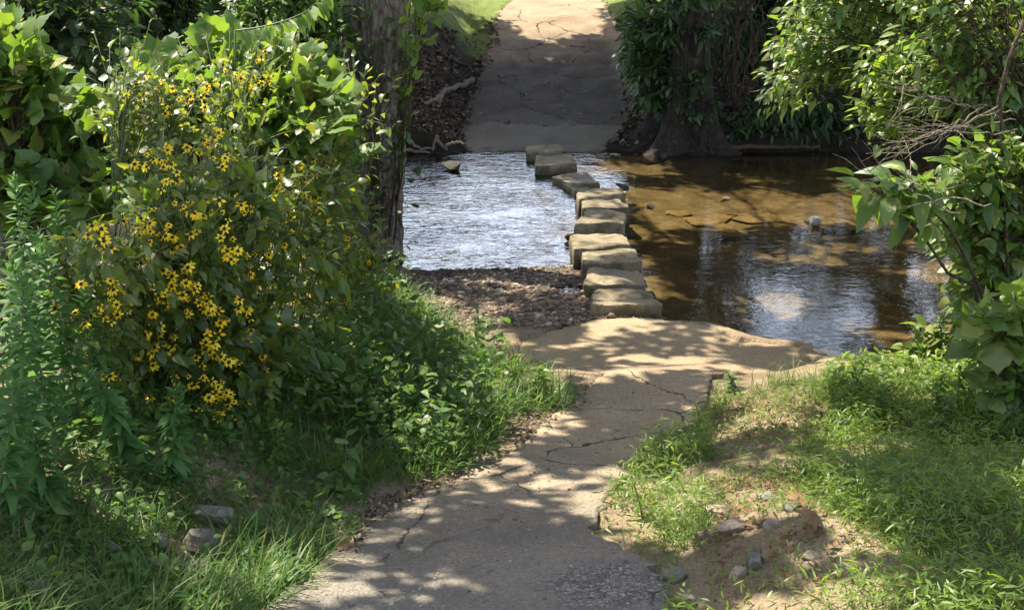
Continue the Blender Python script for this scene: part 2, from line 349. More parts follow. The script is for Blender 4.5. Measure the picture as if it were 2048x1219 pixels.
def path_mat(name, ramps, crack=.55, coarse=False):
    t = NT(name); p = t.pos(); a = t.noise(p, 1.3, 6, .6, .4); b = t.noise(p, 60, 4, .7); 
    vo = t.n("ShaderNodeTexVoronoi", {"Vector": p, "Scale": 95.0 if not coarse else 60.0}); vcol = t.n("ShaderNodeSeparateColor", {0: vo.outputs[1]}).outputs[0]
    y = t.n("ShaderNodeSeparateXYZ", {0: p}).outputs[1]
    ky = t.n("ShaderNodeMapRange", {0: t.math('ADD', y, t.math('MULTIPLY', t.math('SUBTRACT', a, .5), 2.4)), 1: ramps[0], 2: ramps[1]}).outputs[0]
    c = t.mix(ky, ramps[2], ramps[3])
    c = t.mix(.55, c, t.ramp(vcol, [(0, (.62, .62, .62)), (.8, (1.1, 1.1, 1.1)), (1, (1.6, 1.58, 1.5))]), 'MULTIPLY')
    c = t.mix(.6, c, t.ramp(a, [(.3, (.62, .6, .58)), (.7, (1.25, 1.22, 1.18))]), 'MULTIPLY')
    pd = t.n("ShaderNodeMixRGB", {0: .22, 1: p, 2: t.n("ShaderNodeTexNoise", {"Vector": p, "Scale": 3.0, "Detail": 5.0}).outputs[1]}).outputs[0]
    e = t.voro(pd, 1.15, 'DISTANCE_TO_EDGE'); gate = t.ramp(t.noise(p, .9, 2), [(crack - .05, (0, 0, 0)), (crack + .05, (1, 1, 1))])
    wv = t.math('MULTIPLY', t.math('MAXIMUM', t.math('SUBTRACT', t.noise(p, 6, 4, .7), .38), 0.0), .065 if coarse else .035)
    cr = t.math('MULTIPLY', t.math('LESS_THAN', e, wv), gate)
    if name == 'worn_asphalt':
        pc = Zp(1215, 1165, .78); dd = t.n("ShaderNodeVectorMath", {0: p, 1: tuple(pc)}, operation='DISTANCE').outputs[1]
        kk = t.n("ShaderNodeMapRange", {0: t.math('ADD', dd, t.math('MULTIPLY', a, .35)), 1: .52, 2: .38}).outputs[0]
        vg = t.n("ShaderNodeTexVoronoi", {"Vector": p, "Scale": 48.0}); vgc = t.n("ShaderNodeSeparateColor", {0: vg.outputs[1]}).outputs[0]
        ve = t.voro(p, 48.0, 'DISTANCE_TO_EDGE')
        gc = t.mix(t.ramp(ve, [(.0, (1, 1, 1)), (.12, (0, 0, 0))]), t.ramp(vgc, [(0, (.11, .10, .09)), (1, (.27, .25, .22))]), (.04, .036, .03)); c = t.mix(kk, c, gc)
        vo = vg if False else vo
    c = t.mix(cr, c, tuple(np.array(ramps[2]) * .3))
    h = t.math('ADD', t.math('MULTIPLY', b, .5), t.math('MULTIPLY', vo.outputs[0], -.5)); h = t.math('ADD', h, t.math('MULTIPLY', a, 1.5)); h = t.math('SUBTRACT', h, t.math('MULTIPLY', cr, 1.5))
    t.principled(c, .9, t.bump(h, .7, .012), .25); return t.m
M['asphalt'] = path_mat("worn_asphalt", (3.6, 6.0, (.172, .16, .138), (.31, .245, .17)), .46)
M['concrete'] = path_mat("silty_concrete", (7.5, 9.0, (.27, .21, .138), (.27, .215, .14)), .62)
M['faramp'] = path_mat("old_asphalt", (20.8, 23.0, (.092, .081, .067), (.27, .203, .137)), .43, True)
M['apron'] = path_mat("grey_concrete", (17, 30, (.135, .122, .10), (.15, .13, .105)), .7)
def water_mat():
    t = NT("creek_water"); p = t.pos(); x = t.n("ShaderNodeSeparateXYZ", {0: p}).outputs[0]
    mp = t.n("ShaderNodeMapping", {0: p, 3: (.7, 1.1, 1)}).outputs[0]
    a = t.noise(mp, 15, 2, .5, .7); b = t.noise(mp, 4.5, 2, .5, 1.0); h = t.math('ADD', t.math('MULTIPLY', a, .36), t.math('MULTIPLY', b, .8))
    wl = t.noise(p, .7, 3)
    k = t.n("ShaderNodeMapRange", {0: t.math('ADD', x, t.math('MULTIPLY', wl, .8)), 1: .9, 2: 1.9, 3: 1.0, 4: .22}).outputs[0]; k = t.math('MULTIPLY', k, t.n('ShaderNodeMapRange', {0: t.noise(p, 1.1, 3, .6, 1.0), 1: .35, 2: .62, 3: .35, 4: 1.35}).outputs[0])
    nb = t.n("ShaderNodeBump", {"Height": h, "Strength": k, "Distance": .021}).outputs[0]
    fr = t.n("ShaderNodeFresnel", {"IOR": 1.5, "Normal": nb}).outputs[0]
    dp = t.n("ShaderNodeMapRange", {0: t.math('ADD', x, t.math('MULTIPLY', wl, .6)), 1: .5, 2: 1.5}).outputs[0]
    tr = t.n("ShaderNodeBsdfTransparent", {0: t.mix(dp, (.34, .29, .20), (.84, .79, .64))}); gl = t.n("ShaderNodeBsdfGlossy", {"Color": (1, 1, 1, 1), "Roughness": .04, "Normal": nb})
    mx = t.n("ShaderNodeMixShader", {0: fr, 1: tr.outputs[0], 2: gl.outputs[0]}); t.t.links.new(mx.outputs[0], t.out.inputs[0]); return t.m
M['water'] = water_mat()

# ================================================================== SETTING
# outlines in photo pixels projected to the ground they lie on
NEAR_PATH = [(430, 1330), (545, 1219), (600, 1165), (650, 1125), (715, 1075), (725, 1030), (790, 1005), (850, 985), (950, 943), (1010, 915), (1050, 885), (1100, 840), (1150, 808), (1175, 778), (1215, 745),
             (1300, 748), (1425, 757), (1410, 800), (1395, 840), (1340, 880), (1290, 905), (1262, 945), (1220, 985), (1195, 1035), (1180, 1068), (1240, 1098), (1300, 1135), (1325, 1180), (1335, 1219), (1370, 1330)]
SLAB = [(1030, 712), (1045, 682), (1110, 655), (1190, 634), (1250, 629), (1312, 630), (1400, 647), (1440, 662), (1475, 682), (1540, 686), (1597, 692), (1600, 708), (1632, 737), (1560, 752), (1425, 772), (1300, 768), (1215, 764), (1115, 742)]
FAR_RAMP = [(922, 252), (935, 215), (955, 165), (975, 110), (990, 60), (1000, 30), (1010, 14), (1040, -2), (1200, -2), (1215, 20), (1235, 60), (1245, 120), (1250, 180), (1262, 225), (1245, 255), (1100, 258), (1000, 246)]
APRON = [(935, 306), (925, 280), (922, 252), (1000, 246), (1100, 258), (1245, 255), (1225, 282), (1200, 300), (1185, 306), (1130, 307), (1050, 307)]
def densify(poly, step, jit):
    poly = np.asarray(poly); out = []
    for i in range(len(poly)):
        a, b = poly[i], poly[(i + 1) % len(poly)]; n = max(1, int(np.linalg.norm(b - a) / step))
        for k in range(n):
            q = a + (b - a) * k / n; out.append(q + (rng.normal(0, jit, 2)))
    return np.array(out)
near_xy, ramp_xy, apron_xy = [Gxy(p) for p in (NEAR_PATH, FAR_RAMP, APRON)]; slab_xy = np.array([Zp(a, b, .115)[:2] for a, b in SLAB])
ramp_xy = np.array([(max(-1.2, x), y) for x, y in ramp_xy])

# terrain sheet, fine where the photo looks
def axis(a, b, fine, coarse_to, g=1.18):
    m = np.arange(a, b + 1e-6, fine); lo = []; s = fine; q = a
    while q > coarse_to[0]: s *= g; q -= s; lo.append(q)
    hi = []; s = fine; q = b
    while q < coarse_to[1]: s *= g; q += s; hi.append(q)
    return np.concatenate([lo[::-1], m, hi])
xs = axis(-3.2, 5.2, .05, (-120, 120)); ys = axis(2.6, 24, .05, (-40, 260))
X, Y = np.meshgrid(xs, ys); Zt = Hn(X, Y)
for pl in (near_xy, slab_xy, ramp_xy, apron_xy):
    for dx, dy in ((0, 0),):
        inside = inpoly(X, Y, pl); Zt = np.where(inside, H(X, Y) - .05, Zt)
nx, ny = len(xs), len(ys); idx = np.arange(nx * ny).reshape(ny, nx)
mb = MB(); mb.add(np.stack([X, Y, Zt], -1).reshape(-1, 3), np.stack([idx[:-1, :-1], idx[:-1, 1:], idx[1:, 1:], idx[1:, :-1]], -1).reshape(-1, 4))
ground = tag(mb.obj("ground", M['ground']), kind="structure")
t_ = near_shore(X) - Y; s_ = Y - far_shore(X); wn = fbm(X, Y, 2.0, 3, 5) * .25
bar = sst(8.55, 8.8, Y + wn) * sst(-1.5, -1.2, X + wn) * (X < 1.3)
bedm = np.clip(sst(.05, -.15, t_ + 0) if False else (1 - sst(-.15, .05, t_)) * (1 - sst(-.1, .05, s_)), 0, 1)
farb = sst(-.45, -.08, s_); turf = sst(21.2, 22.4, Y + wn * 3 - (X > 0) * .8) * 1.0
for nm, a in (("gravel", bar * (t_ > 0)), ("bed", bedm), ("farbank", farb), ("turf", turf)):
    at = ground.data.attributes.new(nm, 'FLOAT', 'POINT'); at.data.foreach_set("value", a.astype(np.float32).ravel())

def sheet(name, poly, mat, off, step=.06, edge=.04, jit=.012, rough=.012, skirt=.25, zf=None):
    b = densify(poly, edge, jit); lo, hi = b.min(0), b.max(0)
    gx, gy = np.meshgrid(np.arange(lo[0], hi[0], step), np.arange(lo[1], hi[1], step)); q = np.c_[gx.ravel(), gy.ravel()] + rng.normal(0, step * .15, (gx.size, 2))
    q = q[inpoly(q[:, 0], q[:, 1], b)]
    vs = [Vector(p) for p in np.vstack([b, q])]; n = len(b)
    r = geometry.delaunay_2d_cdt(vs, [(i, (i + 1) % n) for i in range(n)], [], 1, 1e-5)
    P = np.array([(v.x, v.y) for v in r[0]]); z = (zf or H)(P[:, 0], P[:, 1]) + off + rough * fbm(P[:, 0], P[:, 1], 2.5, 4, 9)
    m = MB(); V = np.c_[P, z]; tr = np.array([f for f in r[2] if len(f) == 3])
    a_, b_, c_ = (P[tr[:, k]] for k in range(3)); cr = np.cross(b_ - a_, c_ - a_); tr[cr < 0] = tr[cr < 0][:, ::-1]
    # skirt from boundary edges
    from collections import Counter
    ec = Counter(); 
    for f in tr:
        for i in range(3): ec[(f[i], f[(i + 1) % 3])] += 1
    be = [(u, v) for (u, v) in ec if (v, u) not in ec]; nV = len(V)
    bv = sorted({u for e in be for u in e}); mp = {u: nV + i for i, u in enumerate(bv)}
    V2 = np.vstack([V, V[bv] - [0, 0, skirt]]); qd = np.array([(v, u, mp[u], mp[v]) for u, v in be])
    m.add(V2, qd, tr); return tag(m.obj(name, mat, smooth=True), kind="structure")
sheet("path", near_xy, M['asphalt'], .012, rough=.03)
sheet("concrete_ford", slab_xy, M['concrete'], .002, jit=.015, skirt=.4, rough=.03,
      zf=lambda x, y: np.maximum(np.interp(y, ZPY, ZPZ), .085) * 1.0)
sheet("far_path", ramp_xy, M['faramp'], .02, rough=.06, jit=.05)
sheet("concrete_apron", apron_xy, M['apron'], .03, rough=.05, jit=.04, skirt=.5)
# water surface
mb = MB(); mb.add([(-60, 7.4, 0), (60, 7.4, 0), (60, 18.3, 0), (-60, 18.3, 0)], [(0, 1, 2, 3)]); tag(mb.obj("water", M['water']), kind="structure")

# ================================================================== STONES
def block(name, label, px4, ztop, zbot, mat, cat="stepping stone", group=None, amp=.018, taper=1.06, bev=.014, tops=None):
    c = [Zp(p[0], p[1], (tops[i] if tops else ztop)) for i, p in enumerate(px4)]; ctr = np.mean(c, 0); c = [ctr + (q - ctr) * 1.06 + np.append(rng.normal(0, .014, 2), rng.normal(0, .012)) for q in c]
    bm = bmesh.new(); top = [bm.verts.new(q - [ctr[0], ctr[1], zbot]) for q in c]
    bot = [bm.verts.new(((q[0] - ctr[0]) * taper, (q[1] - ctr[1]) * taper, 0)) for q in c]
    bm.faces.new(top); bm.faces.new(bot[::-1])
    for i in range(4): bm.faces.new((top[i], bot[i], bot[(i + 1) % 4], top[(i + 1) % 4]))
    bmesh.ops.recalc_face_normals(bm, faces=bm.faces)
    bmesh.ops.bevel(bm, geom=[e for e in bm.edges if not all(v in bot for v in e.verts)], offset=bev, segments=2, profile=.6, affect='EDGES')
    bmesh.ops.subdivide_edges(bm, edges=[e for e in bm.edges if e.calc_length() > .06], cuts=8, use_grid_fill=True)
    bmesh.ops.triangulate(bm, faces=[f for f in bm.faces if len(f.verts) > 4])
    for _ in range(1): bmesh.ops.smooth_vert(bm, verts=bm.verts, factor=.08, use_axis_x=True, use_axis_y=True, use_axis_z=True)
    sd = random.random() * 99; bm.normal_update()
    for v in bm.verts:
        q = v.co * 6 + Vector((sd, sd * .7, 0)); n = noise.fractal(q, 1.0, 2.0, 4); n2 = noise.noise(v.co * 2.2 + Vector((sd, 0, 3)))
        n3 = noise.fractal(v.co * 17 + Vector((sd, sd, sd)), 1.0, 2.0, 3); v.co += v.normal * (amp * 1.25 * n + amp * 1.8 * n2 + .006 * n3 - .02 * max(0, n2 - .25) * 2)
    me = bpy.data.meshes.new(name); bm.to_mesh(me); bm.free(); me.materials.append(mat)
    for p in me.polygons: p.use_smooth = True
    me.set_sharp_from_angle(angle=R(42)); o = bpy.data.objects.new(name, me); COL.objects.link(o); o.location = (ctr[0], ctr[1], zbot)
    return tag(o, label, cat, group)
SG = "stepping stones across the creek"
# corners: back-left, back-right, front-right, front-left
STN = [
 ("nearest stepping stone, rough rounded block touching the concrete ford", [(1187, 580), (1293, 579), (1316, 606), (1190, 612)], .185, .026),
 ("second stepping stone from the near bank, long block with a clean lit top", [(1176, 535), (1278, 538), (1290, 563), (1174, 566)], .215, .019),
 ("third stepping stone from the near bank, lit block level with the puddle", [(1161, 501), (1266, 501), (1276, 522), (1168, 525)], .20, .019),
 ("fourth stepping stone from the near bank, dappled block with dark left end in the water", [(1143, 470), (1238, 470), (1250, 492), (1155, 498)], .195, .024),
 ("large wedge shaped stepping stone with bright lit top and dark front face", [(1176, 417), (1247, 425), (1246, 445), (1155, 448)], .225, .017),
 ("thin pale stepping stone between the wedge block and the rounded one", [(1170, 398), (1238, 401), (1252, 419), (1171, 415)], .14, .016),
 ("rounded stepping stone with shaded top beside a small black rock", [(1156, 376), (1234, 374), (1245, 388), (1160, 397)], .16, .024),
 ("small dark stepping stone half under water below the flat triangular one", [(1131, 367), (1180, 368), (1176, 376), (1150, 380)], .07, .018),
 ("flat dark triangular stepping stone tilted beside the rippled pool", [(1106, 352), (1172, 342), (1199, 364), (1150, 366)], .09, .016),
 ("dark square stepping stone with a seam and wet front face", [(1070, 310), (1138, 311), (1151, 327), (1074, 329)], .14, .012),
 ("farthest stepping stone, low block set against the grey concrete apron", [(1055, 292), (1117, 290), (1124, 303), (1056, 305)], .13, .012)]
for lab, c4, zt, am in STN:
    o = block("stepping_stone", lab, c4, zt, -.24, M['stone'], group=SG, amp=am, taper=1.04)

def rock(name, label, loc, size, mat, group=None, cat="rock", rz=None, flat=.6, sub=4):
    bm = bmesh.new(); sd = Vector((random.random() * 99, random.random() * 99, 0))
    for k in range(13):
        p = rng.uniform(-1, 1, 3); p = p / (np.abs(p) ** 3.2).sum() ** (1 / 3.2) * .5 * rng.uniform(.86, 1); p[2] = p[2] * (.8 if p[2] > 0 else 1); bm.verts.new(p)
    r = bmesh.ops.convex_hull(bm, input=bm.verts); bmesh.ops.delete(bm, geom=list({g for g in r['geom_interior'] + r['geom_unused'] if isinstance(g, bmesh.types.BMVert)}), context='VERTS')
    bmesh.ops.dissolve_limit(bm, angle_limit=R(12), verts=bm.verts, edges=bm.edges)
    bmesh.ops.bevel(bm, geom=bm.edges[:], offset=.022, segments=1, affect='EDGES'); bmesh.ops.triangulate(bm, faces=bm.faces)
    bmesh.ops.subdivide_edges(bm, edges=[e for e in bm.edges if e.calc_length() > .1], cuts=3); bmesh.ops.triangulate(bm, faces=bm.faces); bm.normal_update()
    for v in bm.verts:
        v.co += v.normal * .03 * noise.fractal(v.co * 5 + sd, 1, 2, 4)
        v.co = Vector((v.co.x * size[0], v.co.y * size[1], v.co.z * size[2]))
    me = bpy.data.meshes.new(name); bm.to_mesh(me); bm.free(); me.materials.append(mat)
    for p in me.polygons: p.use_smooth = True
    me.set_sharp_from_angle(angle=R(28)); o = bpy.data.objects.new(name, me); COL.objects.link(o); o.location = tuple(loc); o.rotation_euler = (0, 0, rz if rz is not None else random.random() * 6)
    return tag(o, label, cat, group)
def grock(px, py, wpx, h, mat, label, sink=.3, name="rock", asp=.7, z=None):
    g = G(px, py) if z is None else Zp(px, py, z); dep = g[1] * cp + (3 - g[2]) * sp; w = wpx / FPX * dep
    return rock(name, label, (g[0], g[1], (Hn(g[0], g[1]) if z is None else z) + h * (.5 - sink - .12)), (w, w * asp, h), mat, rz=random.uniform(-.3, .3))
grock(905, 340, 62, .18, M['wetrock'], "low dark rock breaking the rippled pool near the far shore", .0, z=0)
grock(1230, 319, 26, .12, M['wetrock'], "small dark rock in the water right of the farthest stones", .0, z=0)
grock(1243, 382, 34, .13, M['wetrock'], "black rock touching the right end of the rounded stepping stone", .0, z=0)
grock(1630, 451, 30, .15, M['paper'], "small white topped rock standing alone in the shallow brown water", .0, z=0)
grock(1449, 405, 30, .10, M['stone'], "small tan rock poking out above the flat bedrock ledges", .0, z=0)
grock(1302, 418, 20, .10, M['wetrock'], "small dark rock in the shallows right of the pale thin stone", .0, z=0)
grock(1143, 481, 34, .14, M['stone'], "low tan rock at the left end of the fourth stepping stone", .0, z=0)
for i, (px, py, w, lab) in enumerate([(1362, 409, 62, "flat tan ledge slab nearest the small dark rock"), (1430, 424, 120, "long flat ledge slab left of the small tan rock"), (1510, 418, 110, "flat ledge slab under the small tan rock"),
        (1560, 440, 150, "wide flat ledge slab left of the white topped rock"), (1440, 445, 130, "flat ledge slab in front of the longest one, below the tan rock"), (1660, 432, 120, "flat ledge slab behind the white topped rock")]):
    g = Zp(px, py, -.05); ww = w / FPX * (g[1] * cp + .9)
    o = rock("ledge_slab", lab + " in the shallow water", (g[0], g[1], -.165 + .01 * (i % 3)), (ww * 1.15, ww * 1.0, .07), M['bedrock'], "bedrock ledges in the creek", "rock", rz=.4 * i, sub=2)
LR = [(420, 1028, 95, .16, "grey weathered rock, topmost of the rocks in the left grass"), (405, 1092, 85, .16, "angled grey rock beside the brown leaf in the left grass"), (225, 1108, 48, .10, "small pale rock farthest left of the grass rock cluster"),
      (312, 1088, 50, .12, "mossy grey rock between the pale one and the angled one in the left grass"), (296, 1132, 45, .10, "low grey rock below the mossy one in the left grass"), (385, 1132, 60, .09, "flat grey rock below the angled one in the left grass"),
      (80, 1214, 55, .14, "grey rock cut by the bottom edge at the left corner"), (640, 1020, 44, .07, "low grey rock half hidden in grass just left of the path"), (765, 905, 60, .1, "shaded grey rock under weeds left of the path bend")]
for px, py, w, h, lab in LR: grock(px, py, w * 1.15, h * 1.05, M['rock'], lab, .2)
RR = [(1440, 1030, 80, .1, "pale tan rock at the top left of the right dirt patch"), (1535, 1000, 60, .12, "shaded grey rock beside the grass on the right dirt patch"), (1580, 1030, 36, .08, "small angular rock just above the big brown leaf"),
      (1470, 1058, 80, .09, "broad pale rock embedded in the dirt left of the brown leaf"), (1400, 1070, 40, .09, "small grey rock in the grass edge left of the pale dirt"), (1510, 1140, 62, .16, "dark angular rock with shaded face below the brown leaf"),
      (1475, 1160, 40, .12, "pale wedge shaped rock touching the dark angular rock"), (1352, 1150, 60, .12, "grey rock at the right broken edge of the path"), (1545, 1065, 42, .07, "small pale rock at the foot of the big brown leaf"), (1620, 1125, 46, .06, "low tan rock in dry grass right of the dark angular rock"), (1375, 1205, 50, .1, "grey rock by the path edge at the bottom of the frame")]
for px, py, w, h, lab in RR: grock(px, py, w, h, M['rocktan' if 'pale' in lab or 'tan' in lab else 'rock'], lab, .3)
for px, py, w, h, lab in [(1480, 215, 90, .25, "rounded dark rock on the shaded far bank right of the root tree"), (1560, 240, 70, .2, "dark rock at the foot of the shaded far bank slope")]: grock(px, py, w, h, M['wetrock'], lab, .3)

# gravel on the bar (uncountable)
n = 16000; q = np.c_[rng.uniform(-1.3, 1.2, n), rng.uniform(8.6, 10.8, n)]; t0 = near_shore(q[:, 0]) - q[:, 1]
q = q[(t0 > -.12) & ~inpoly(q[:, 0], q[:, 1], slab_xy)]
q = q[q[:, 0] > np.interp(q[:, 1], LBY, LBX) - .3]
bm = bmesh.new(); bmesh.ops.create_icosphere(bm, subdivisions=1, radius=.5); pv = np.array([v.co for v in bm.verts]); pf = np.array([[v.index for v in f.verts] for f in bm.faces]); bm.free()
sc = np.clip(rng.lognormal(-4.3, .62, len(q)), .005, .085); th = rng.random(len(q)) * 6.3; an = rng.uniform(.6, 1.3, (len(q), 3)) * [1, 1, .6]
vv = pv[None] * an[:, None] * (1 + .15 * rng.normal(0, 1, (len(q), len(pv), 1))); c_, s__ = np.cos(th)[:, None], np.sin(th)[:, None]
vx = vv[..., 0] * c_ - vv[..., 1] * s__; vy = vv[..., 0] * s__ + vv[..., 1] * c_
P = np.stack([vx, vy, vv[..., 2]], -1) * sc[:, None, None] + np.c_[q, Hn(q[:, 0], q[:, 1]) + sc * .12][:, None]
t = NT("pebble"); rn = t.n("ShaderNodeNewGeometry").outputs["Random Per Island"]
wz = t.n('ShaderNodeMapRange', {0: t.n('ShaderNodeSeparateXYZ', {0: t.pos()}).outputs[2], 1: .005, 2: .035}).outputs[0]; pc_ = t.ramp(rn, [(0, (.05, .036, .026)), (.4, (.125, .09, .062)), (.78, (.22, .16, .115)), (.95, (.34, .28, .215)), (1, (.46, .43, .38))]); t.principled(t.mix(wz, t.mix(1.0, pc_, (.35, .33, .3), 'MULTIPLY'), pc_), .75, None, .35); M['pebble'] = t.m
mb = MB(); mb.add(P.reshape(-1, 3), None, (pf[None] + (np.arange(len(q)) * len(pv))[:, None, None]).reshape(-1, 3))
tag(mb.obj("gravel", M['pebble'], smooth=False), "pinkish brown gravel bar beside the stepping stones", "gravel", kind="stuff")

# ================================================================== PLANTS
UP = np.array([0, 0, 1.0])
def limbs_and_twigs(mb, base, targets, K, r0, up=.35, sides=6, twig_r=.004, m=0, start=None):
    """main limbs to K centroids, twigs to every target; returns unit direction of each twig"""
    n = len(targets); K = min(K, n); ctr = targets[rng.choice(n, K, replace=False)]
    for _ in range(3):
        a = np.argmin(((targets[:, None] - ctr[None]) ** 2).sum(-1), 1)
        for k in range(K):
            if (a == k).any(): ctr[k] = targets[a == k].mean(0)
    dirs = np.zeros((n, 3)); base = np.asarray(base)
    for k in range(K):
        s0 = base if start is None else start(ctr[k]); L = np.linalg.norm(ctr[k] - s0)
        mid = s0 * .45 + ctr[k] * .55 + UP * up * L * .5; pts = bez(s0, mid, ctr[k], 9); pts[1:-1] += rng.normal(0, .015 * L, (7, 3))
        mb.add(*tube(pts, np.linspace(r0, twig_r * 1.5, 9), sides), m=m)
        for i in np.where(a == k)[0]:
            j = rng.integers(4, 8); p0 = pts[j]; tg = targets[i]; L2 = np.linalg.norm(tg - p0)
            tp = bez(p0, p0 * .5 + tg * .5 + UP * .15 * L2, tg, 5); mb.add(*tube(tp, np.linspace(twig_r * 1.3, twig_r * .6, 5), 4), m=m); dirs[i] = nrm(tg - tp[2])
    return dirs
def twig_leaves(mb, T, tips, dirs, llen, per, span, droop=.35, m=0, spread=.8, jitter=.35, sunny=.35, pair=False):
    n = len(tips); side = nrm(np.cross(dirs, UP) + rng.normal(0, .25, (n, 3)))
    for j in range(per):
        s = span * (j + rng.random(n) * .5) / max(1, per - 1) if per > 1 else np.zeros(n)
        sg = (1 if (j % 2 == 0) else -1) * (np.ones(n) if pair else 1)
        if j == 0: d = dirs + rng.normal(0, .2, (n, 3)) - UP * droop * .5
        else: d = .55 * dirs + spread * side * sg + rng.normal(0, jitter, (n, 3)) - UP * droop
        d = nrm(d); nn = nrm(UP * .9 + SUN * sunny + np.array([-.1, -.35, 0]) + rng.normal(0, .36, (n, 3)))
        p = tips - dirs * s[:, None] - UP * (.15 * (s ** 2) / max(span, .01))[:, None] * 0 + d * llen * .12
        inst(mb, T, p, d, nn, llen * np.clip(rng.normal(.97, .33, n), .35, 1.65), m)
def region(poly, n, Yf, thick):
    q = sample_poly(poly, n); out = np.array([W(a, b, Yf(a, b) + thick * rng.random()) for a, b in q])
    out[:, 2] = np.maximum(out[:, 2], H(out[:, 0], out[:, 1]) + .06); return out
def shrub(name, label, cat, base, targets, T, llen, per, span, leafm, stemm='stembrown', K=8, r0=.012, group=None, droop=.35, twig_r=.003, up=.3, **kw):
    e = empty(name, base, label, cat, group); ms, ml = MB(), MB()
    d = limbs_and_twigs(ms, np.asarray(base) - UP * .03, targets, K, r0, up, 6, twig_r)
    twig_leaves(ml, T, targets, d, llen, per, span, droop, **kw)
    ms.obj("stems", M[stemm], e); ml.obj("foliage", M[leafm], e); return e
def gnd(x, y, dz=0): return np.array([x, y, float(H(x, y)) + dz])

# ---------------- big trees: trunks
def bark_ridge(f=9, amp=.10, seed=0):
    def g(n, th):
        i = np.arange(n)[:, None]; return 1 + amp * np.sin(f * th[None] + .25 * np.sin(i * .6 + seed) * 3 + seed) * .5 + amp * .9 * vnoise(th[None] * 2.2 + 0 * i, i * (20.0 / n) + 0 * th[None], 1.3, seed + 2) + amp * .7 * vnoise(th[None] * 6 + 0 * i, i * (50.0 / n) + 0 * th[None], 1.3, seed + 5)
    return g
def crown(e, trunk_top, clumps, mat, T=CANO, r=.34, per=75, llen=.18, rt=.05, barkm='barkdark', name="crown"):
    """crown: leaf clumps on limbs that leave the trunk"""
    clumps = np.asarray(clumps); mt, ml = MB(), MB(); tt = np.asarray(trunk_top)
    limbs_and_twigs(mt, tt, clumps, max(4, len(clumps) // 10), rt, .25, 6, .012)
    n = len(clumps); P = np.repeat(clumps, per, 0); o = nrm(rng.normal(0, 1, P.shape)) * (rng.random((len(P), 1)) ** .5) * r * np.array([1, 1, .7])
    inst(ml, T, P + o, rng.normal(0, 1, P.shape) + o - UP * .4, UP + rng.normal(0, .6, P.shape), llen * rng.uniform(.7, 1.25, len(P)))
    mt.obj("limbs", M[barkm], e); ml.obj(name, M[mat], e)

# unseen crown clumps are placed up the sun rays to cast the wanted shade
def sun_up(P, h): return P + SUN * ((h - P[:, 2]) / SUN[2])[:, None]
def shade(poly, cover, hr, holes=(), r=.34, z=None, Yf=None):
    xy = Gxy(poly) if z is None else np.array([Zp(a, b, z)[:2] for a, b in poly]); A = polyarea(xy)
    n = max(2, int(-math.log(1 - cover) * A / (math.pi * r * r * .8))); q = sample_poly(xy, n)
    for hp in holes:
        hx = Gxy(hp); q = q[~inpoly(q[:, 0], q[:, 1], hx)]
    P = np.c_[q, H(q[:, 0], q[:, 1])]; return sun_up(P, rng.uniform(hr[0], hr[1], len(P)))
def volshade(x0, x1, y0, y1, z, cover, hr, r=.34):
    A = (x1 - x0) * (y1 - y0); n = max(2, int(-math.log(1 - cover) * A / (math.pi * r * r * .8)))
    P = np.c_[rng.uniform(x0, x1, n), rng.uniform(y0, y1, n), np.full(n, z)]; return sun_up(P, rng.uniform(hr[0], hr[1], n))
HOLES_PATH = [[(840, 1050), (930, 1050), (960, 1080), (900, 1095), (830, 1080)], [(560, 1190), (760, 1160), (1010, 1150), (1040, 1219), (560, 1240)],
              [(930, 955), (1100, 940), (1250, 975), (1200, 1000), (1010, 990), (880, 985)], [(1290, 805), (1400, 800), (1400, 835), (1330, 830)]]
cl_left = np.vstack([shade([(-150, 930), (420, 980), (640, 1010), (740, 1040), (700, 1090), (500, 1300), (-150, 1300)], .72, (5.0, 7.2)), shade([(300, 860), (700, 850), (960, 900), (900, 960), (700, 1020), (400, 970)], .5, (5.0, 7.2), (), .24),
                     shade([(880, 960), (1270, 950), (1180, 1070), (1330, 1140), (1320, 1300), (480, 1300), (640, 1130)], .90, (5.0, 7.2), HOLES_PATH, .28),
                     shade([(1040, 870), (1330, 880), (1270, 945), (960, 945)], .5, (5.0, 7.2), (), .22)])
cl_mid = np.vstack([shade([(1180, 750), (1420, 757), (1410, 800), (1300, 808), (1400, 850), (1340, 880), (1180, 830)], .93, (5.0, 7.2), HOLES_PATH, .26),
                    shade([(1050, 660), (1200, 640), (1480, 680), (1600, 720), (1400, 745), (1060, 720)], .45, (5.0, 7.2), (), .22),
                    shade([(860, 550), (1180, 540), (1190, 650), (950, 660)], .42, (6.5, 9.5), (), .24),
                    shade([(1640, 770), (1780, 880), (1850, 1219), (2150, 1300), (2250, 850), (2000, 830), (1850, 850)], .95, (5.0, 7.2)),
                    shade([(1400, 880), (1560, 780), (1640, 800), (1600, 900), (1450, 930)], .3, (5.0, 7.2), (), .24),
                    shade([(1330, 1100), (1560, 1120), (1700, 1219), (1650, 1300), (1340, 1300)], .3, (5.0, 7.2), (), .26)])
cl_water = np.vstack([shade([(1040, 285), (1150, 285), (1215, 372), (1150, 380), (1040, 340)], .9, (6.5, 9), (), .26), shade([(1330, 340), (1950, 340), (1950, 400), (1290, 370)], .9, (7, 11)), shade([(1290, 470), (1900, 450), (1940, 640), (1640, 740), (1330, 640)], .66, (7, 11), (), .28),
                      shade([(780, 300), (900, 300), (850, 540), (790, 560)], .6, (7, 11)), shade([(1150, 340), (1260, 330), (1270, 520), (1160, 520)], .25, (7, 11), (), .2)])
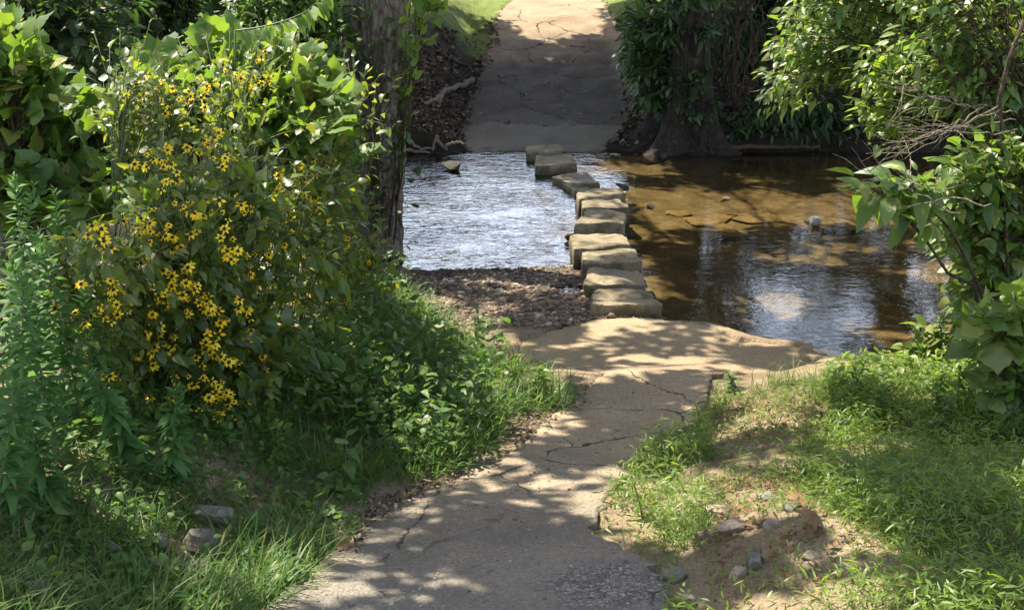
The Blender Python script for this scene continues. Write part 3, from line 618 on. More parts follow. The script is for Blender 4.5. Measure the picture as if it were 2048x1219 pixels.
cl_ramp = np.vstack([shade([(760, 120), (880, 60), (1000, 60), (1060, 95), (1120, 100), (1190, 70), (1260, 130), (1340, 240), (1420, 312), (780, 312)], .992, (6.5, 10)),
                     shade([(820, 20), (960, 25), (1010, 70), (900, 80), (830, 120)], .8, (7, 10))])
cl_dark = np.vstack([volshade(1.9, 3.6, 17.0, 18.6, .6, .97, (6.5, 9)), volshade(2.0, 3.5, 17.4, 18.6, 2.3, .97, (7, 10)), volshade(1.9, 9.5, 17.2, 24, 1.2, .97, (7.5, 11)), volshade(2.6, 8, 18.5, 23, 3.2, .9, (8.5, 12))])
cl_thick = np.vstack([volshade(-7.5, -2.6, 9.5, 15, 1.5, .7, (7, 11)), volshade(-5.5, -2.8, 6.5, 9, 1.0, .3, (7, 10))])

def tree(name, label, base, top, r0, r1, clumps, barkm, leafm='canopy', ridge=None, sides=24, pts=None, crownr=.34, cat="tree", n=26, flare=.6):
    e = empty(name, base, label, cat); m = MB(); base = np.asarray(base, float); top = np.asarray(top, float)
    p = pts if pts is not None else base + (top - base) * np.linspace(0, 1, n)[:, None] + np.c_[.06 * np.sin(np.linspace(0, 5, n)), .05 * np.sin(np.linspace(1, 7, n)), 0 * np.linspace(0, 1, n)]
    tt = np.linspace(0, 1, len(p)); rr = r0 + (r1 - r0) * tt + flare * r0 * np.exp(-tt * (np.linalg.norm(top - base) / .35)); p[0] = p[0] - UP * .2
    m.add(*tube(p, rr, sides, ridge)); m.obj("trunk", M[barkm], e); crown(e, p[-1], clumps, leafm, barkm=barkm, r=crownr); return e
# the big leaning trunk at the left edge of the pool
bt = W(742, 492, 11.3); bt[2] = .05; tp = W(757, 0, 11.35); d = (tp - bt) / (tp[2] - bt[2]); top = bt + d * 7.2
big = tree("tree", "large grey ridged trunk standing at the left edge of the pool, climbed by vines", bt, top, .25, .20, cl_water, 'bark', ridge=bark_ridge(11, .16, 1), sides=90, n=240, flare=.25)
m = MB(); b2 = bt + np.array([-.23, .08, 0]); p2 = b2 + d * np.linspace(-.2, 6.5, 160)[:, None] + np.c_[.03 * np.sin(np.linspace(0, 9, 160)), np.zeros(160), np.zeros(160)]
m.add(*tube(p2, np.linspace(.13, .08, 160), 40, bark_ridge(7, .2, 4))); m.obj("side_stem", M['barkpale'], big)
# root tree on the far bank
rb = G(1375, 300); rb[2] = 0; rb[1] += .45
def root_ridge(n, th):
    h = np.linspace(0, 1, n)[:, None]; f = np.exp(-h * 5.5); lob = (.5 + .5 * np.cos(5 * th[None] + .6 + .8 * np.sin(th[None]))) ** 1.3
    return 1 + f * (.7 + 2.1 * lob) + .14 * np.sin(5 * th[None] + .6) * np.exp(-h * 5) + .06 * np.sin(13 * th[None] + h * 20)
pr = rb + np.array([0, 0, 1.0]) * (np.linspace(0, 1, 60) ** 1.6 * 7)[:, None]
tree("tree", "dark trunk with flaring buttress roots at the waterline of the far bank", rb, rb + UP * 7, .30, .26, cl_dark, 'barkdark', 'canopy', root_ridge, 60, pr, flare=0.0)
fb = gnd(-6.3, 24.0); tree("tree", "pale trunk glimpsed behind the vine thicket at the top left", fb, fb + np.array([.3, 0, 6.5]), .36, .3, cl_ramp, 'barkpale', ridge=bark_ridge(8, .1, 2))
l1 = gnd(-7.5, 6.5); tree("tree", "tree standing left of the frame whose crown shades the near bank", l1, l1 + np.array([.4, .2, 5.8]), .3, .22, cl_left, 'barkdark')  # off-frame trees added to carry the shade-casting crowns
l2 = gnd(-5.8, 9.6); tree("tree", "unseen tree in the left woods whose crown dapples the concrete ford", l2, l2 + np.array([.5, 0, 5.8]), .26, .2, cl_mid, 'barkdark')
l3 = gnd(-9.5, 14.5); tree("tree", "unseen tree deep in the left woods shading the thicket", l3, l3 + np.array([.2, 0, 6.5]), .3, .2, cl_thick, 'barkdark')

# ---------------- dark woods behind left
def wood(label, base, poly, n, Y0, thick, T, llen, per, span, leafm, K=9, r0=.05, name="understory_tree", cat="tree", droop=.45, **kw):
    t = region(poly, n, (lambda a, b: Y0) if not callable(Y0) else Y0, thick); e = empty(name, base, label, cat); mt, ml = MB(), MB(); base = np.asarray(base)
    h = max(.6, (t[:, 2].mean() - base[2]) * .55); tt = base + np.array([(t[:, 0].mean() - base[0]) * .3, 0, h])
    p = bez(base - UP * .1, base + UP * h * .6, tt, 10); mt.add(*tube(p, np.linspace(r0, r0 * .75, 10), 12)); mt.obj("trunk", M['barkdark'], e)
    mm = MB(); d = limbs_and_twigs(mm, tt, t, K, r0 * .6, .25, 6, .005); twig_leaves(ml, T, t, d, llen, per, span, droop, **kw)
    mm.obj("branches", M['barkdark'], e); ml.obj("crown", M[leafm], e); return e
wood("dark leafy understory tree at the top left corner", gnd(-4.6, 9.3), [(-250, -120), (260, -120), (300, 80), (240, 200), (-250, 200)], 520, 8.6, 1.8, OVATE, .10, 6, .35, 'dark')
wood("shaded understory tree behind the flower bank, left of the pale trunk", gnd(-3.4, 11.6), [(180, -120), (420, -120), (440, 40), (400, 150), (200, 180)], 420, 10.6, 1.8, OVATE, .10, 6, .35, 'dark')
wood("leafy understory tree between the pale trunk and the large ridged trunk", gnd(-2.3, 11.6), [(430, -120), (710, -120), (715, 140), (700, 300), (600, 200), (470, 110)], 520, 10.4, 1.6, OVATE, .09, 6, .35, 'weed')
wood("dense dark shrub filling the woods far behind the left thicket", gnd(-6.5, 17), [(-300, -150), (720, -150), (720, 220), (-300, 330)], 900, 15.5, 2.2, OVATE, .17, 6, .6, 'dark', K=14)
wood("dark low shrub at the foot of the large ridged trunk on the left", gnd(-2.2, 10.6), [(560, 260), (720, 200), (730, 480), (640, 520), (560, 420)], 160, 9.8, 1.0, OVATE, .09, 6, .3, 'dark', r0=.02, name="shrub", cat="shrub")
# ---------------- far right thicket
wood("green shrub hanging over the right edge of the far path", gnd(2.6, 19.6), [(1240, 40), (1290, -100), (1440, -100), (1440, 60), (1380, 150), (1330, 215), (1270, 190), (1235, 110)], 420, 18.6, 1.4, SMALL, .10, 7, .4, 'weed', r0=.03, name="shrub", cat="shrub")
wood("dark brush crowding the trunk with the buttress roots", gnd(3.1, 17.9), [(1240, 20), (1350, 20), (1345, 120), (1390, 200), (1380, 250), (1310, 245), (1265, 200), (1235, 120)], 420, 17.3, .9, SMALL, .12, 6, .35, 'dark', r0=.02, name="shrub", cat="shrub")
wood("dark boughs hanging in front of the trunk with the buttress roots", gnd(3.4, 18.4), [(1290, -80), (1450, -80), (1440, 60), (1400, 110), (1330, 100), (1300, 40)], 110, 17.0, .6, LANCE, .13, 6, .4, 'dark', r0=.02, name="shrub", cat="shrub")
wood("sprawling dark creeper over the foot of the trunk with the buttress roots", gnd(3.2, 17.7), [(1310, 130), (1440, 120), (1450, 230), (1400, 275), (1330, 262)], 40, 17.05, .35, SMALL, .10, 5, .3, 'dark', r0=.012, name="shrub", cat="shrub")
wood("dark weeds fringing the far waterline right of the buttress roots", gnd(4.6, 17.9), [(1450, 225), (1900, 215), (1900, 285), (1460, 288)], 420, 17.35, .35, LANCE, .12, 5, .35, 'dark', K=14, r0=.012, name="shrub", cat="shrub")
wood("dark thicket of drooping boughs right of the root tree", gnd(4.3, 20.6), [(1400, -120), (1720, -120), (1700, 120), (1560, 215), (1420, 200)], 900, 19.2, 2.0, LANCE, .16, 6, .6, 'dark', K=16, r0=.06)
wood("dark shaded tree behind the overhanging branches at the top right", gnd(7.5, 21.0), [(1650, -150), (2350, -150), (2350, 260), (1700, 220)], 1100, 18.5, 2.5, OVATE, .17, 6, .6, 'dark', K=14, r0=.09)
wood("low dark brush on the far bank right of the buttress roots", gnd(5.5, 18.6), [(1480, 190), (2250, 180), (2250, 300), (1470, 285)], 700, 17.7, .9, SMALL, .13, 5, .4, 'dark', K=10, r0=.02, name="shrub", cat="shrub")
for lab_, pl_, y_ in [("unseen tall dark tree on the far bank above the buttress roots", [(1290, -1000), (1600, -1000), (1600, -560), (1570, -120), (1300, -110)], 19.5), ("unseen tall dark tree rising above the frame behind the right thicket", [(1770, -1000), (2150, -1000), (2150, -110), (1790, -110)], 19.5), ("unseen tall dark tree at the far right beyond the overhanging branches", [(2150, -1000), (2700, -1000), (2700, -110), (2150, -110)], 19.0)]:
    wood(lab_, gnd(W(pl_[0][0] + 130, 0, y_)[0], y_ + 1.0), pl_, 620, y_, 2.2, OVATE, .26, 6, .8, 'dark', K=14, r0=.12)  # added above the frame to block sky reflected in the right shallows
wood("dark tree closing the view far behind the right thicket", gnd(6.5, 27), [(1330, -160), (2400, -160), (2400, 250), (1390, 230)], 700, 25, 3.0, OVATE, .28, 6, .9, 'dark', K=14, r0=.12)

for lab_, poly_, n_, y_ in [("tangle of bare drooping stems hanging right of the buttress roots tree", [(1400, -60), (1540, -60), (1530, 230), (1430, 240)], 46, 17.6), ("dead brush leaning on the dark far bank below the overhanging tree", [(1460, 170), (1640, 150), (1640, 270), (1480, 280)], 30, 17.8)]:
    tg_ = region(poly_, n_, lambda a, b: y_, .8); e = empty("dead_brush", gnd(tg_[:, 0].mean(), y_ + .6), lab_, "brush"); m = MB()
    for q_ in tg_:
        b0 = np.array([q_[0] + rng.normal(0, .15), y_ + .7, max(q_[2] + rng.uniform(.2, 1.2), .8)]); m.add(*tube(wob(bez(b0, (b0 + q_) / 2 + rng.normal(0, .15, 3), q_, 8), .02), np.linspace(.014, .004, 8), 5))
    limbs_and_twigs(m, np.array(e.location), tg_, 5, .03, .3, 6, .006); m.obj("twigs", M['stembrown'], e)
# ---------------- left bank: vines, weeds, coneflowers
def Yb(a, b): return 5.05 + max(0, a - 470) / 220 * 2.6 + max(0, 400 - b) / 300 * 1.4
def vine(label, base, poly, n, Yf, thick, T=GRAPE, llen=.105, per=3, span=.18, leafm='grape', K=8, droop=.45, name="grape_vine", cat="vine", **kw):
    return shrub(name, label, cat, base, region(poly, n, Yf if callable(Yf) else (lambda a, b: Yf), thick), T, llen, per, span, leafm, K=K, r0=.012, droop=droop, up=.4, **kw)
vine("broad mound of shaded grape vine leaves at the left edge", gnd(-2.6, 6.6), [(-120, 170), (90, 160), (250, 200), (300, 290), (290, 400), (180, 420), (-120, 410)], 620, lambda a, b: 6.1 + (400 - b) / 250 * .9, .7, spread=.7)
vine("crest of pale sunlit grape vine leaves draped over the flower bank", gnd(-1.75, 7.0), [(250, 150), (330, 80), (420, 62), (560, 65), (650, 100), (690, 140), (680, 260), (600, 280), (520, 240), (420, 260), (330, 210)], 330, lambda a, b: 6.2 + (280 - b) / 220 * .9, .7)
vine("pale grape vine leaves hanging among the coneflowers", gnd(-1.7, 5.9), [(230, 380), (330, 345), (480, 340), (560, 390), (540, 470), (420, 480), (300, 440)], 110, lambda a, b: 5.5, .5)
vine("tall vine strand with backlit leaves at the top left corner", gnd(-2.9, 6.6), [(-80, 20), (60, 40), (120, 120), (110, 230), (-80, 250)], 150, 6.3, .6)
vine("grape vine tangle between the crest and the large ridged trunk", gnd(-1.3, 8.3), [(560, 180), (690, 160), (700, 330), (620, 360), (540, 290)], 130, 7.6, .7, llen=.11)
# arching pinnate branch
def pinnate(label, px_pts, Y, llen, n, leafm, base, name="arching_branch", cat="branch", T=LANCE, stemm='stem', r=.006, hang=.9):
    P = np.array([W(a, b, y) for (a, b), y in zip(px_pts, Y)]); k = len(P); tt = np.linspace(0, k - 1, 24); Q = np.array([np.interp(tt, range(k), P[:, i]) for i in range(3)]).T
    e = empty(name, base, label, cat); ms, ml = MB(), MB(); ms.add(*tube(bez(np.asarray(base) - UP * .03, (np.asarray(base) + Q[0]) / 2 + UP * .2, Q[0], 10), np.linspace(r * 2, r, 10), 6)); ms.add(*tube(Q, np.linspace(r, r * .3, 24), 6)); ms.obj("stem", M[stemm], e)
    u = np.linspace(.05, 1, n) * (23); pos = np.array([np.interp(u, range(24), Q[:, i]) for i in range(3)]).T; dd = nrm(np.gradient(pos, axis=0)); sd = nrm(np.cross(dd, UP))
    for sgn in (1, -1):
        d = dd * .5 + sd * sgn * .6 - UP * hang + rng.normal(0, .15, pos.shape); inst(ml, T, pos, d, UP * .4 + SUN * .5 + sd * sgn * .3 + rng.normal(0, .2, pos.shape), llen * rng.uniform(.75, 1.15, n))
    ml.obj("foliage", M[leafm], e); return e
pinnate("long arching frond of hanging leaflets above the vine crest", [(470, 62), (520, 55), (570, 42), (610, 25), (650, -10)], [6.6] * 5, .11, 20, 'grape', gnd(-1.7, 6.9))
pinnate("leafy shoot leaning right out of the coneflowers low on the bank", [(515, 640), (560, 665), (610, 690), (660, 710), (672, 712)], [5.6, 5.5, 5.4, 5.4, 5.4], .085, 16, 'weed', gnd(-1.3, 5.9), name="leafy_shoot", cat="weed", hang=.5)
pinnate("bright arched shoot of yellow green leaves right of the coneflowers", [(540, 500), (590, 490), (630, 505), (665, 530), (690, 560)], [6.2] * 5, .10, 14, 'bright', gnd(-1.35, 6.5), name="leafy_shoot", cat="weed")

def weed(base, h, lean, nl, llen, T, leafm, label, cat="weed", name="weed", group=None, taper=.45, droop=.15, e=None):
    e = empty(name, base, label, cat, group); ms, ml = MB(), MB(); base = np.asarray(base); tip = base + np.array([lean[0], lean[1], h])
    p = bez(base - UP * .03, base + UP * h * .5 + np.array([lean[0], lean[1], 0]) * .2, tip, 10); ms.add(*tube(p, np.linspace(.005, .002, 10), 5)); ms.obj("stem", M['stem'], e)
    u = np.linspace(.12, 1, nl) ** .8; pos = np.array([np.interp(u * 9, range(10), p[:, i]) for i in range(3)]).T; an = np.arange(nl) * 2.4 + rng.random() * 6
    out = np.c_[np.cos(an), np.sin(an), np.zeros(nl)]; rise = (.15 + 1.3 * sst(.75, 1, u))[:, None] - droop
    sz = llen * (1 - taper * u) * (1 - .5 * sst(.9, 1, u)) * rng.uniform(.8, 1.15, nl)
    inst(ml, T, pos, out + UP * rise + rng.normal(0, .15, pos.shape), UP + out * .3 + rng.normal(0, .25, pos.shape), sz); ml.obj("leaves", M[leafm], e); return e
GG = "tall leafy stalks at the left edge"
gp = [(-60, 760, 1.25), (-20, 700, 1.2), (30, 800, 1.25), (40, 690, 1.3), (75, 640, 1.2), (90, 760, 1.15), (125, 830, 1.0), (130, 690, 1.25), (150, 620, 1.15), (170, 770, 1.0), (185, 690, 1.05), (215, 640, 1.0), (60, 860, 1.0), (10, 880, 1.1), (105, 930, .75), (220, 760, .8), (255, 700, .75), (-30, 600, 1.2), (40, 580, 1.2), (110, 580, 1.2), (180, 590, 1.1), (345, 880, .55), (270, 830, .6), (20, 960, .7)]
for i, (px, py, h) in enumerate(gp):
    b = G(px, py + 110); b[2] = H(b[0], b[1])
    weed(b, h * rng.uniform(.72, .88), rng.normal(0, .07, 2), 110, .115, LANCE, 'stalk', "tall green stalk with narrow pointed leaves in the stand left of the yellow coneflowers", "weed", "leafy_stalk", GG)

# coneflowers
FL = """530,103,4 568,100,3 482,157,5 537,157,7 610,151,4 640,155,3 658,200,4 382,198,8 331,210,4 317,176,3 413,172,4 279,196,3 374,295,2 334,295,2 293,334,3 327,334,4 307,320,2 338,362,4 413,293,5 455,310,6 431,276,3 620,348,8 634,307,6 665,317,5 610,360,4 558,375,3 375,408,3 410,403,2 482,410,2 551,406,3 627,406,4 692,396,3
176,470,1 203,459,2 184,452,1 208,482,2 188,495,1 224,495,2 245,504,4 282,437,4 248,442,1 269,425,2 300,447,3 275,461,4 315,471,3 296,512,4 282,526,3 306,538,2 258,556,1 162,568,1 91,587,1 110,616,1 150,625,1 220,580,3 241,594,7 207,614,2 255,621,3 182,631,2 169,648,2 207,631,2 237,636,2 344,552,12 344,583,8 334,607,7 317,590,2 372,566,6 379,531,3 379,549,2 389,580,4 403,590,2 417,592,2 422,612,3 437,621,2 372,623,2 360,638,1 358,470,4 382,468,2 355,487,3 344,499,1 441,476,1 444,495,1 461,504,4 463,518,2 493,511,4 510,509,1 517,485,1 389,427,4 406,432,2 444,425,2 456,440,2 484,411,2 501,418,1 551,401,4 527,447,2 565,445,2 582,435,3 582,464,2 598,459,1 637,454,4 634,428,3 651,444,2 620,408,5 685,470,4 689,494,3 630,504,4 501,549,1 536,552,3 556,575,1 518,592,1 479,599,1 478,614,1 493,618,4 455,638,1 592,604,1 608,616,1 642,606,1 661,600,1 653,619,1 685,545,1 670,569,1 689,607,3 264,680,1 289,668,3 236,657,2 251,662,1 165,709,1 203,712,1 169,738,3 220,752,2 238,754,1 196,755,2 303,700,3 307,721,3 300,733,1 338,700,2 276,711,1 348,674,2 406,687,3 420,704,6 437,668,2 510,687,4 493,704,2 525,714,2 546,697,1 568,714,3 580,721,2 475,724,1 458,724,2 529,742,1 388,769,2 406,755,2 377,752,2 358,773,3 444,764,3 437,773,2 408,792,1 441,788,2 453,785,2 344,795,2 300,793,1 299,794,1 342,796,2 446,787,3 493,807,2 425,812,2 376,834,1 407,839,2 324,852,1 437,854,2 464,852,1 437,868,1 443,888,2 434,897,2 436,913,2 526,956,1 535,972,1 515,807,2 730,560,3 745,600,3 735,520,2 700,640,2 715,680,2"""
fl = []
for tok in FL.split():
    a, b, n = map(float, tok.split(','))
    for i in range(int(n) + (1 if n > 2 else 0)):
        s = 0 if i == 0 else 8 + 4.2 * math.sqrt(n); fl.append((a + rng.normal(0, 1) * s, b + rng.normal(0, 1) * s))
fp = np.array([W(a, b, Yb(a, b) - .16 - (.25 if a > 520 else 0) - (.4 if a < 235 else 0) + .22 * rng.random()) for a, b in fl])
hh = H(fp[:, 0], fp[:, 1]); fp[:, 2] = np.maximum(fp[:, 2], hh + .07)
bases_px = [(215, 790, "leftmost coneflower plant, its yellow heads leaning into the tall stalks"), (330, 860, "coneflower plant with the densest clump of yellow heads"), (440, 905, "nearest coneflower plant with heads hanging almost to the grass"), (520, 800, "coneflower plant beside the low leafy shoot, lit from behind"),
            (400, 640, "coneflower plant pushing up through the pale vine leaves"), (600, 640, "coneflower plant right of the densest clump, small heads scattered"), (690, 600, "coneflower plant beside the large ridged trunk, fading heads"), (480, 560, "tall coneflower plant topping the vine crest"), (640, 520, "tall yellow green coneflower plant in front of the large ridged trunk")]
bw = np.array([gnd(*W(a, b, Yb(a, b) + .35)[:2]) for a, b, _ in bases_px])
# flower meshes
def petal_mesh(k, n, dz=-.05, sp_=.12):
    m = MB(); T = leafT(3, lambda t: .24 * math.sin(math.pi * min(1, t ** .75)) ** .6, .15, .25); an = np.arange(n) * 2 * math.pi / n + rng.normal(0, .08, n)
    d = np.c_[np.cos(an), np.sin(an), rng.normal(dz, sp_, n)]; inst(m, T, d * .18, d, np.tile(UP, (n, 1)), rng.uniform(.78, 1.0, n) * .85); return m.mesh("flower_head", [M['petal']])
PM = [petal_mesh(i, n) for i, n in enumerate((6, 7, 8, 8))] + [petal_mesh(4, 7, -.45, .25), petal_mesh(5, 4, -.6, .4)]
m = MB(); th = np.linspace(0, math.pi / 2, 5); pc = np.c_[0 * th, 0 * th, .26 * np.sin(th)]; m.add(*tube(pc, .27 * np.cos(th) + .01, 8)); CM = m.mesh("cone", [M['cone']])
as_ = np.argmin((((fp[:, None] - bw[None]) * [1, 1, .45]) ** 2).sum(-1), 1)
for k, (a, b, lab) in enumerate(bases_px):
    T_ = fp[as_ == k]
    e = empty("coneflower_plant", bw[k], lab, "flowering plant", "yellow coneflowers on the left bank"); ms, ml = MB(), MB()
    c = T_.mean(0); extra = T_[rng.integers(0, len(T_), 220)] + rng.normal(0, .14, (220, 3)) + np.array([0, .22, -.02])
    extra[:, 2] = np.maximum(extra[:, 2], H(extra[:, 0], extra[:, 1]) + .08)
    allt = np.vstack([T_, extra]); d = limbs_and_twigs(ms, bw[k], allt, 9, .006, .2, 5, .0017)
    nf = len(T_); dl = d[nf:]; twig_leaves(ml, OVATE, extra, dl, .052, 4, .2, .6)
    sub = T_ - d[:nf] * rng.uniform(.08, .2, (nf, 1)); twig_leaves(ml, OVATE, sub, d[:nf], .055, 2, .1, .5)
    # leaves low on the plant
    low = bw[k] + np.c_[rng.normal(0, .16, 60), rng.normal(0, .12, 60), rng.uniform(.1, .75, 60) * max(.4, (c[2] - bw[k][2]))]; twig_leaves(ml, OVATE, low, nrm(np.c_[rng.normal(0, 1, (60, 2)), rng.normal(0, .2, 60)]), .08, 3, .12, .5)
    ms.obj("stems", M['stem'], e); ml.obj("leaves", M['rud'], e)
    for p in T_:
        f = bpy.data.objects.new("flower_head", random.choice(PM)); COL.objects.link(f); f.parent = e; f.location = p - bw[k]
        nv = Vector(nrm(UP * .55 + np.array([0, -.75, 0]) + SUN * .15 + rng.normal(0, .32, 3))); q = nv.to_track_quat('Z', 'Y'); f.rotation_euler = q.to_euler(); s = random.choice((.019, .025, .028, .030, .032)) * random.uniform(.9, 1.08); f.scale = (s, s, s)
        g = bpy.data.objects.new("cone", CM); COL.objects.link(g); g.parent = f

# vines on the big trunk
def onpix(pts, Y): return np.array([W(a, b, Y) for a, b in pts])
tv = onpix([(822, 20), (845, 60), (850, 35), (815, 75), (835, 95), (822, 120), (870, 25), (838, 5), (812, 40), (858, 80), (830, -20), (850, -30), (812, -40), (826, 145), (870, -10)], 10.95)
shrub("climbing_vine", "bright heart leaved vine sprouting from the right side of the large ridged trunk", "vine", bt + np.array([.2, -.1, 0]), tv + rng.normal(0, .03, tv.shape), HEART, .12, 3, .10, 'bright', K=3, r0=.012, up=.05)
tv = onpix([(690, 255), (720, 290), (735, 300), (715, 330), (695, 345), (700, 320), (680, 270)], 8.4)
shrub("climbing_vine", "large heart shaped leaves hanging in front of the large ridged trunk", "vine", gnd(-1.3, 8.4), tv, HEART, .13, 2, .08, 'weed', K=2, r0=.006, stemm='stem')
tv = np.array([W(750 + rng.normal(0, 30), py, 11.02) for py in np.linspace(20, 450, 46)])
shrub("climbing_vine", "thin vine with small leaves creeping up the face of the large ridged trunk", "vine", bt + np.array([.05, -.28, 0]), tv, HEART, .07, 2, .08, 'dark', K=4, r0=.008, up=0)
tv = np.array([W(805 + rng.normal(0, 14), py, 11.2) for py in np.linspace(60, 300, 24)])
shrub("climbing_vine", "dark fern like leaves on the shaded right side of the large ridged trunk", "vine", bt + np.array([.24, 0, 0]), tv, OVATE, .10, 3, .12, 'weed', K=3, r0=.008, up=0)

# ---------------- right bank
YR = lambda a, b: 7.6
tr_base = gnd(4.6, 7.6)
def bough(label, poly, n, Yf, thick, T=LANCE, llen=.074, per=8, span=.26, leafm='ash', K=7, base=tr_base, h=None, name="overhanging_bough", cat="branch", droop=.55, **kw):
    return shrub(name, label, cat, base, region(poly, n, Yf if callable(Yf) else (lambda a, b: Yf), thick), T, llen, per, span, leafm, K=K, r0=.016, twig_r=.0028, up=.45, droop=droop, **kw)
LW = leafT(4, lambda t: .21 * math.sin(math.pi * t ** .75) ** .9, .16, .3)
bough("leafy tree branches hanging over the water at the top right", [(1600, -120), (1560, 20), (1530, 100), (1515, 190), (1525, 240), (1590, 190), (1650, 150), (1720, 170), (1790, 110), (1790, -120)], 430, 7.9, .9, T=LW, K=6, name="overhanging_tree", cat="tree")
bough("bright backlit drooping bough left of the bare twigs", [(1700, 90), (1800, 90), (1800, 200), (1765, 300), (1735, 310), (1705, 230)], 70, 7.3, .5, T=LW, leafm='bright', K=3, name="overhanging_tree", cat="tree")
bough("dense leafy tree filling the top right corner", [(1770, -120), (2700, -120), (2700, 330), (2000, 300), (1880, 230), (1780, 200)], 1600, 6.9, 1.1, T=LW, K=9, base=gnd(3.9, 6.6), name="overhanging_tree", cat="tree")
bough("mixed green shrub on the right bank above the waterline", [(1845, 410), (1880, 320), (1950, 260), (2650, 260), (2650, 720), (1940, 690), (1890, 600), (1900, 520), (1850, 460)], 3300, 6.4, .9, T=OVATE, llen=.078, per=5, span=.2, K=16, base=gnd(3.7, 6.6), name="shrub", cat="shrub", leafm='ash')
bough("low leafy branch reaching left over the water with large leaves", [(1690, 360), (1760, 345), (1850, 330), (1860, 380), (1790, 405), (1740, 395)], 16, 6.1, .25, T=LW, llen=.15, per=6, span=.2, K=2, base=gnd(2.9, 6.0), leafm='ash', name="leafy_branch")
bough("small leaved bush at the right waterline", [(1790, 700), (1830, 640), (1960, 640), (2000, 720), (1920, 790), (1800, 770)], 120, lambda a, b: 7.0, .5, T=OVATE, llen=.075, per=4, span=.15, K=6, base=gnd(2.75, 7.1), name="shrub", cat="shrub", leafm='grape', droop=.4)
bough("green vine leaves trailing down at the right edge above the grass", [(1920, 590), (2200, 560), (2200, 860), (2040, 880), (1960, 800), (1930, 690)], 300, 5.3, .6, T=GRAPE, llen=.085, per=3, span=.15, K=6, base=gnd(2.75, 5.6), name="grape_vine", cat="vine", leafm='ash')
# dead twigs
def twigs(label, base, tips, Y, r0=.005, name="dead_branch"):
    base = np.asarray(base); e = empty(name, base, label, "branch"); m = MB()
    for (a, b) in tips:
        tg = W(a, b, Y + rng.normal(0, .12)); b0 = base + rng.normal(0, .07, 3); p = wob(bez(b0, (b0 + tg) / 2 + rng.normal(0, .10, 3), tg, 12), .010); m.add(*tube(p, np.linspace(r0, .0016, 12), 5))
        for _ in range(7):
            k = rng.integers(4, 11); d = nrm((p[k] - p[k - 1])) + rng.normal(0, .55, 3); q = p[k] + nrm(d) * rng.uniform(.08, .28); m.add(*tube(wob(bez(p[k], (p[k] + q) / 2 + rng.normal(0, .02, 3), q, 5), .004), np.linspace(.0028, .001, 5), 4))
    m.obj("twigs", M['deadwood'], e); return e
twigs("spray of bare pale dead twigs over the dark water at right", W(1960, 190, 6.9), [(1750, 205), (1790, 225), (1780, 250), (1800, 165)], 6.7)
twigs("lower bare dead branch forking toward the water at right", W(2000, 230, 6.6), [(1775, 245), (1795, 300), (1790, 330), (1770, 290), (1850, 275)], 6.4)
twigs("thin bare twig tip sticking out left of the low leafy branch", W(1960, 400, 6.0), [(1665, 310), (1800, 345)], 6.1, .0045)
p = np.array([W(2048, 40, 6.6), W(2015, 120, 6.6), W(2000, 200, 6.6), W(1997, 250, 6.6), W(2010, 420, 6.5), W(2020, 600, 6.4)]); mbb = MB(); mbb.add(*tube(wob(p, .01), np.linspace(.014, .012, 6), 8)); tag(mbb.obj("bare_stem", M['stembrown']), "upright bare brown stem among the leaves at the right edge", "branch")

# ---------------- far bank roots, driftwood
def root(name, label, cat, px, r, mat='deadwood', Yfix=None, lift=.02, group=None, branches=()):
    def line(q):
        P = np.array([(G(*k) if Yfix is None else W(k[0], k[1], Yfix)) for k in q]); 
        if Yfix is None: P[:, 2] = Hn(P[:, 0], P[:, 1]) + lift
        k = len(P); tt = np.linspace(0, k - 1, 4 * k); return wob(np.array([np.interp(tt, range(k), P[:, i]) for i in range(3)]).T, r * .25)
    m = MB(); L = line(px); m.add(*tube(L, np.linspace(r, r * .45, len(L)), 10, bark_ridge(2, .07, 3)))
    for q in branches: L = line(q); m.add(*tube(L, np.linspace(r * .8, r * .4, len(L)), 7))
    return tag(m.obj(name, M[mat], origin=L[0]), label, cat, group)
root("driftwood_branch", "pale forked driftwood branch lying on the far dirt bank", "driftwood", [(944, 168), (925, 182), (905, 192), (888, 198), (880, 208), (879, 224)], .055, lift=.08, branches=[[(884, 205), (872, 215), (850, 220)]])
root("root", "exposed brown root running along the far dirt bank above the driftwood", "root", [(850, 108), (885, 118), (920, 130), (960, 130), (972, 138)], .03, 'stembrown', lift=.03)
root("root", "exposed root climbing the far dirt bank left of the driftwood", "root", [(845, 130), (862, 148), (880, 158), (895, 160)], .025, 'stembrown', lift=.03)
root("root", "short curved root above the fork of the driftwood branch", "root", [(925, 150), (915, 160), (900, 166)], .025, 'stembrown', lift=.03)
root("root", "thin root between the driftwood and the trunk", "root", [(812, 178), (845, 190), (870, 200)], .02, 'stembrown', lift=.03)
for i, (q, lab) in enumerate([([(822, 282), (828, 292), (842, 298), (870, 296)], "pale crooked driftwood stick at the left end of the far waterline pile"), ([(875, 270), (870, 285), (866, 302)], "upright driftwood stick in the far waterline pile"), ([(872, 278), (885, 292), (895, 300)], "leaning driftwood stick in the middle of the far waterline pile"),
        ([(890, 292), (905, 286), (920, 284), (930, 290)], "driftwood stick at the right end of the far waterline pile, beside the apron"), ([(810, 300), (835, 303), (860, 304)], "driftwood stick lying flat at the waterline")]):
    root("driftwood_stick", lab, "driftwood", q, .028, Yfix=17.15, group="driftwood pile below the far bank")
root("log", "long grey log lying along the far waterline right of the buttress roots", "log", [(1440, 298), (1500, 294), (1560, 296), (1640, 294)], .045, 'stembrown', Yfix=17.25)
root("log", "thin fallen branch leaning on the shaded far bank right of the roots", "log", [(1530, 265), (1560, 235), (1600, 215)], .03, 'stembrown', Yfix=17.7)
root("fallen_twig", "thin pale twig lying on the weeds by the gravel bar", "twig", [(1003, 668), (995, 682), (985, 695)], .005, lift=.06)

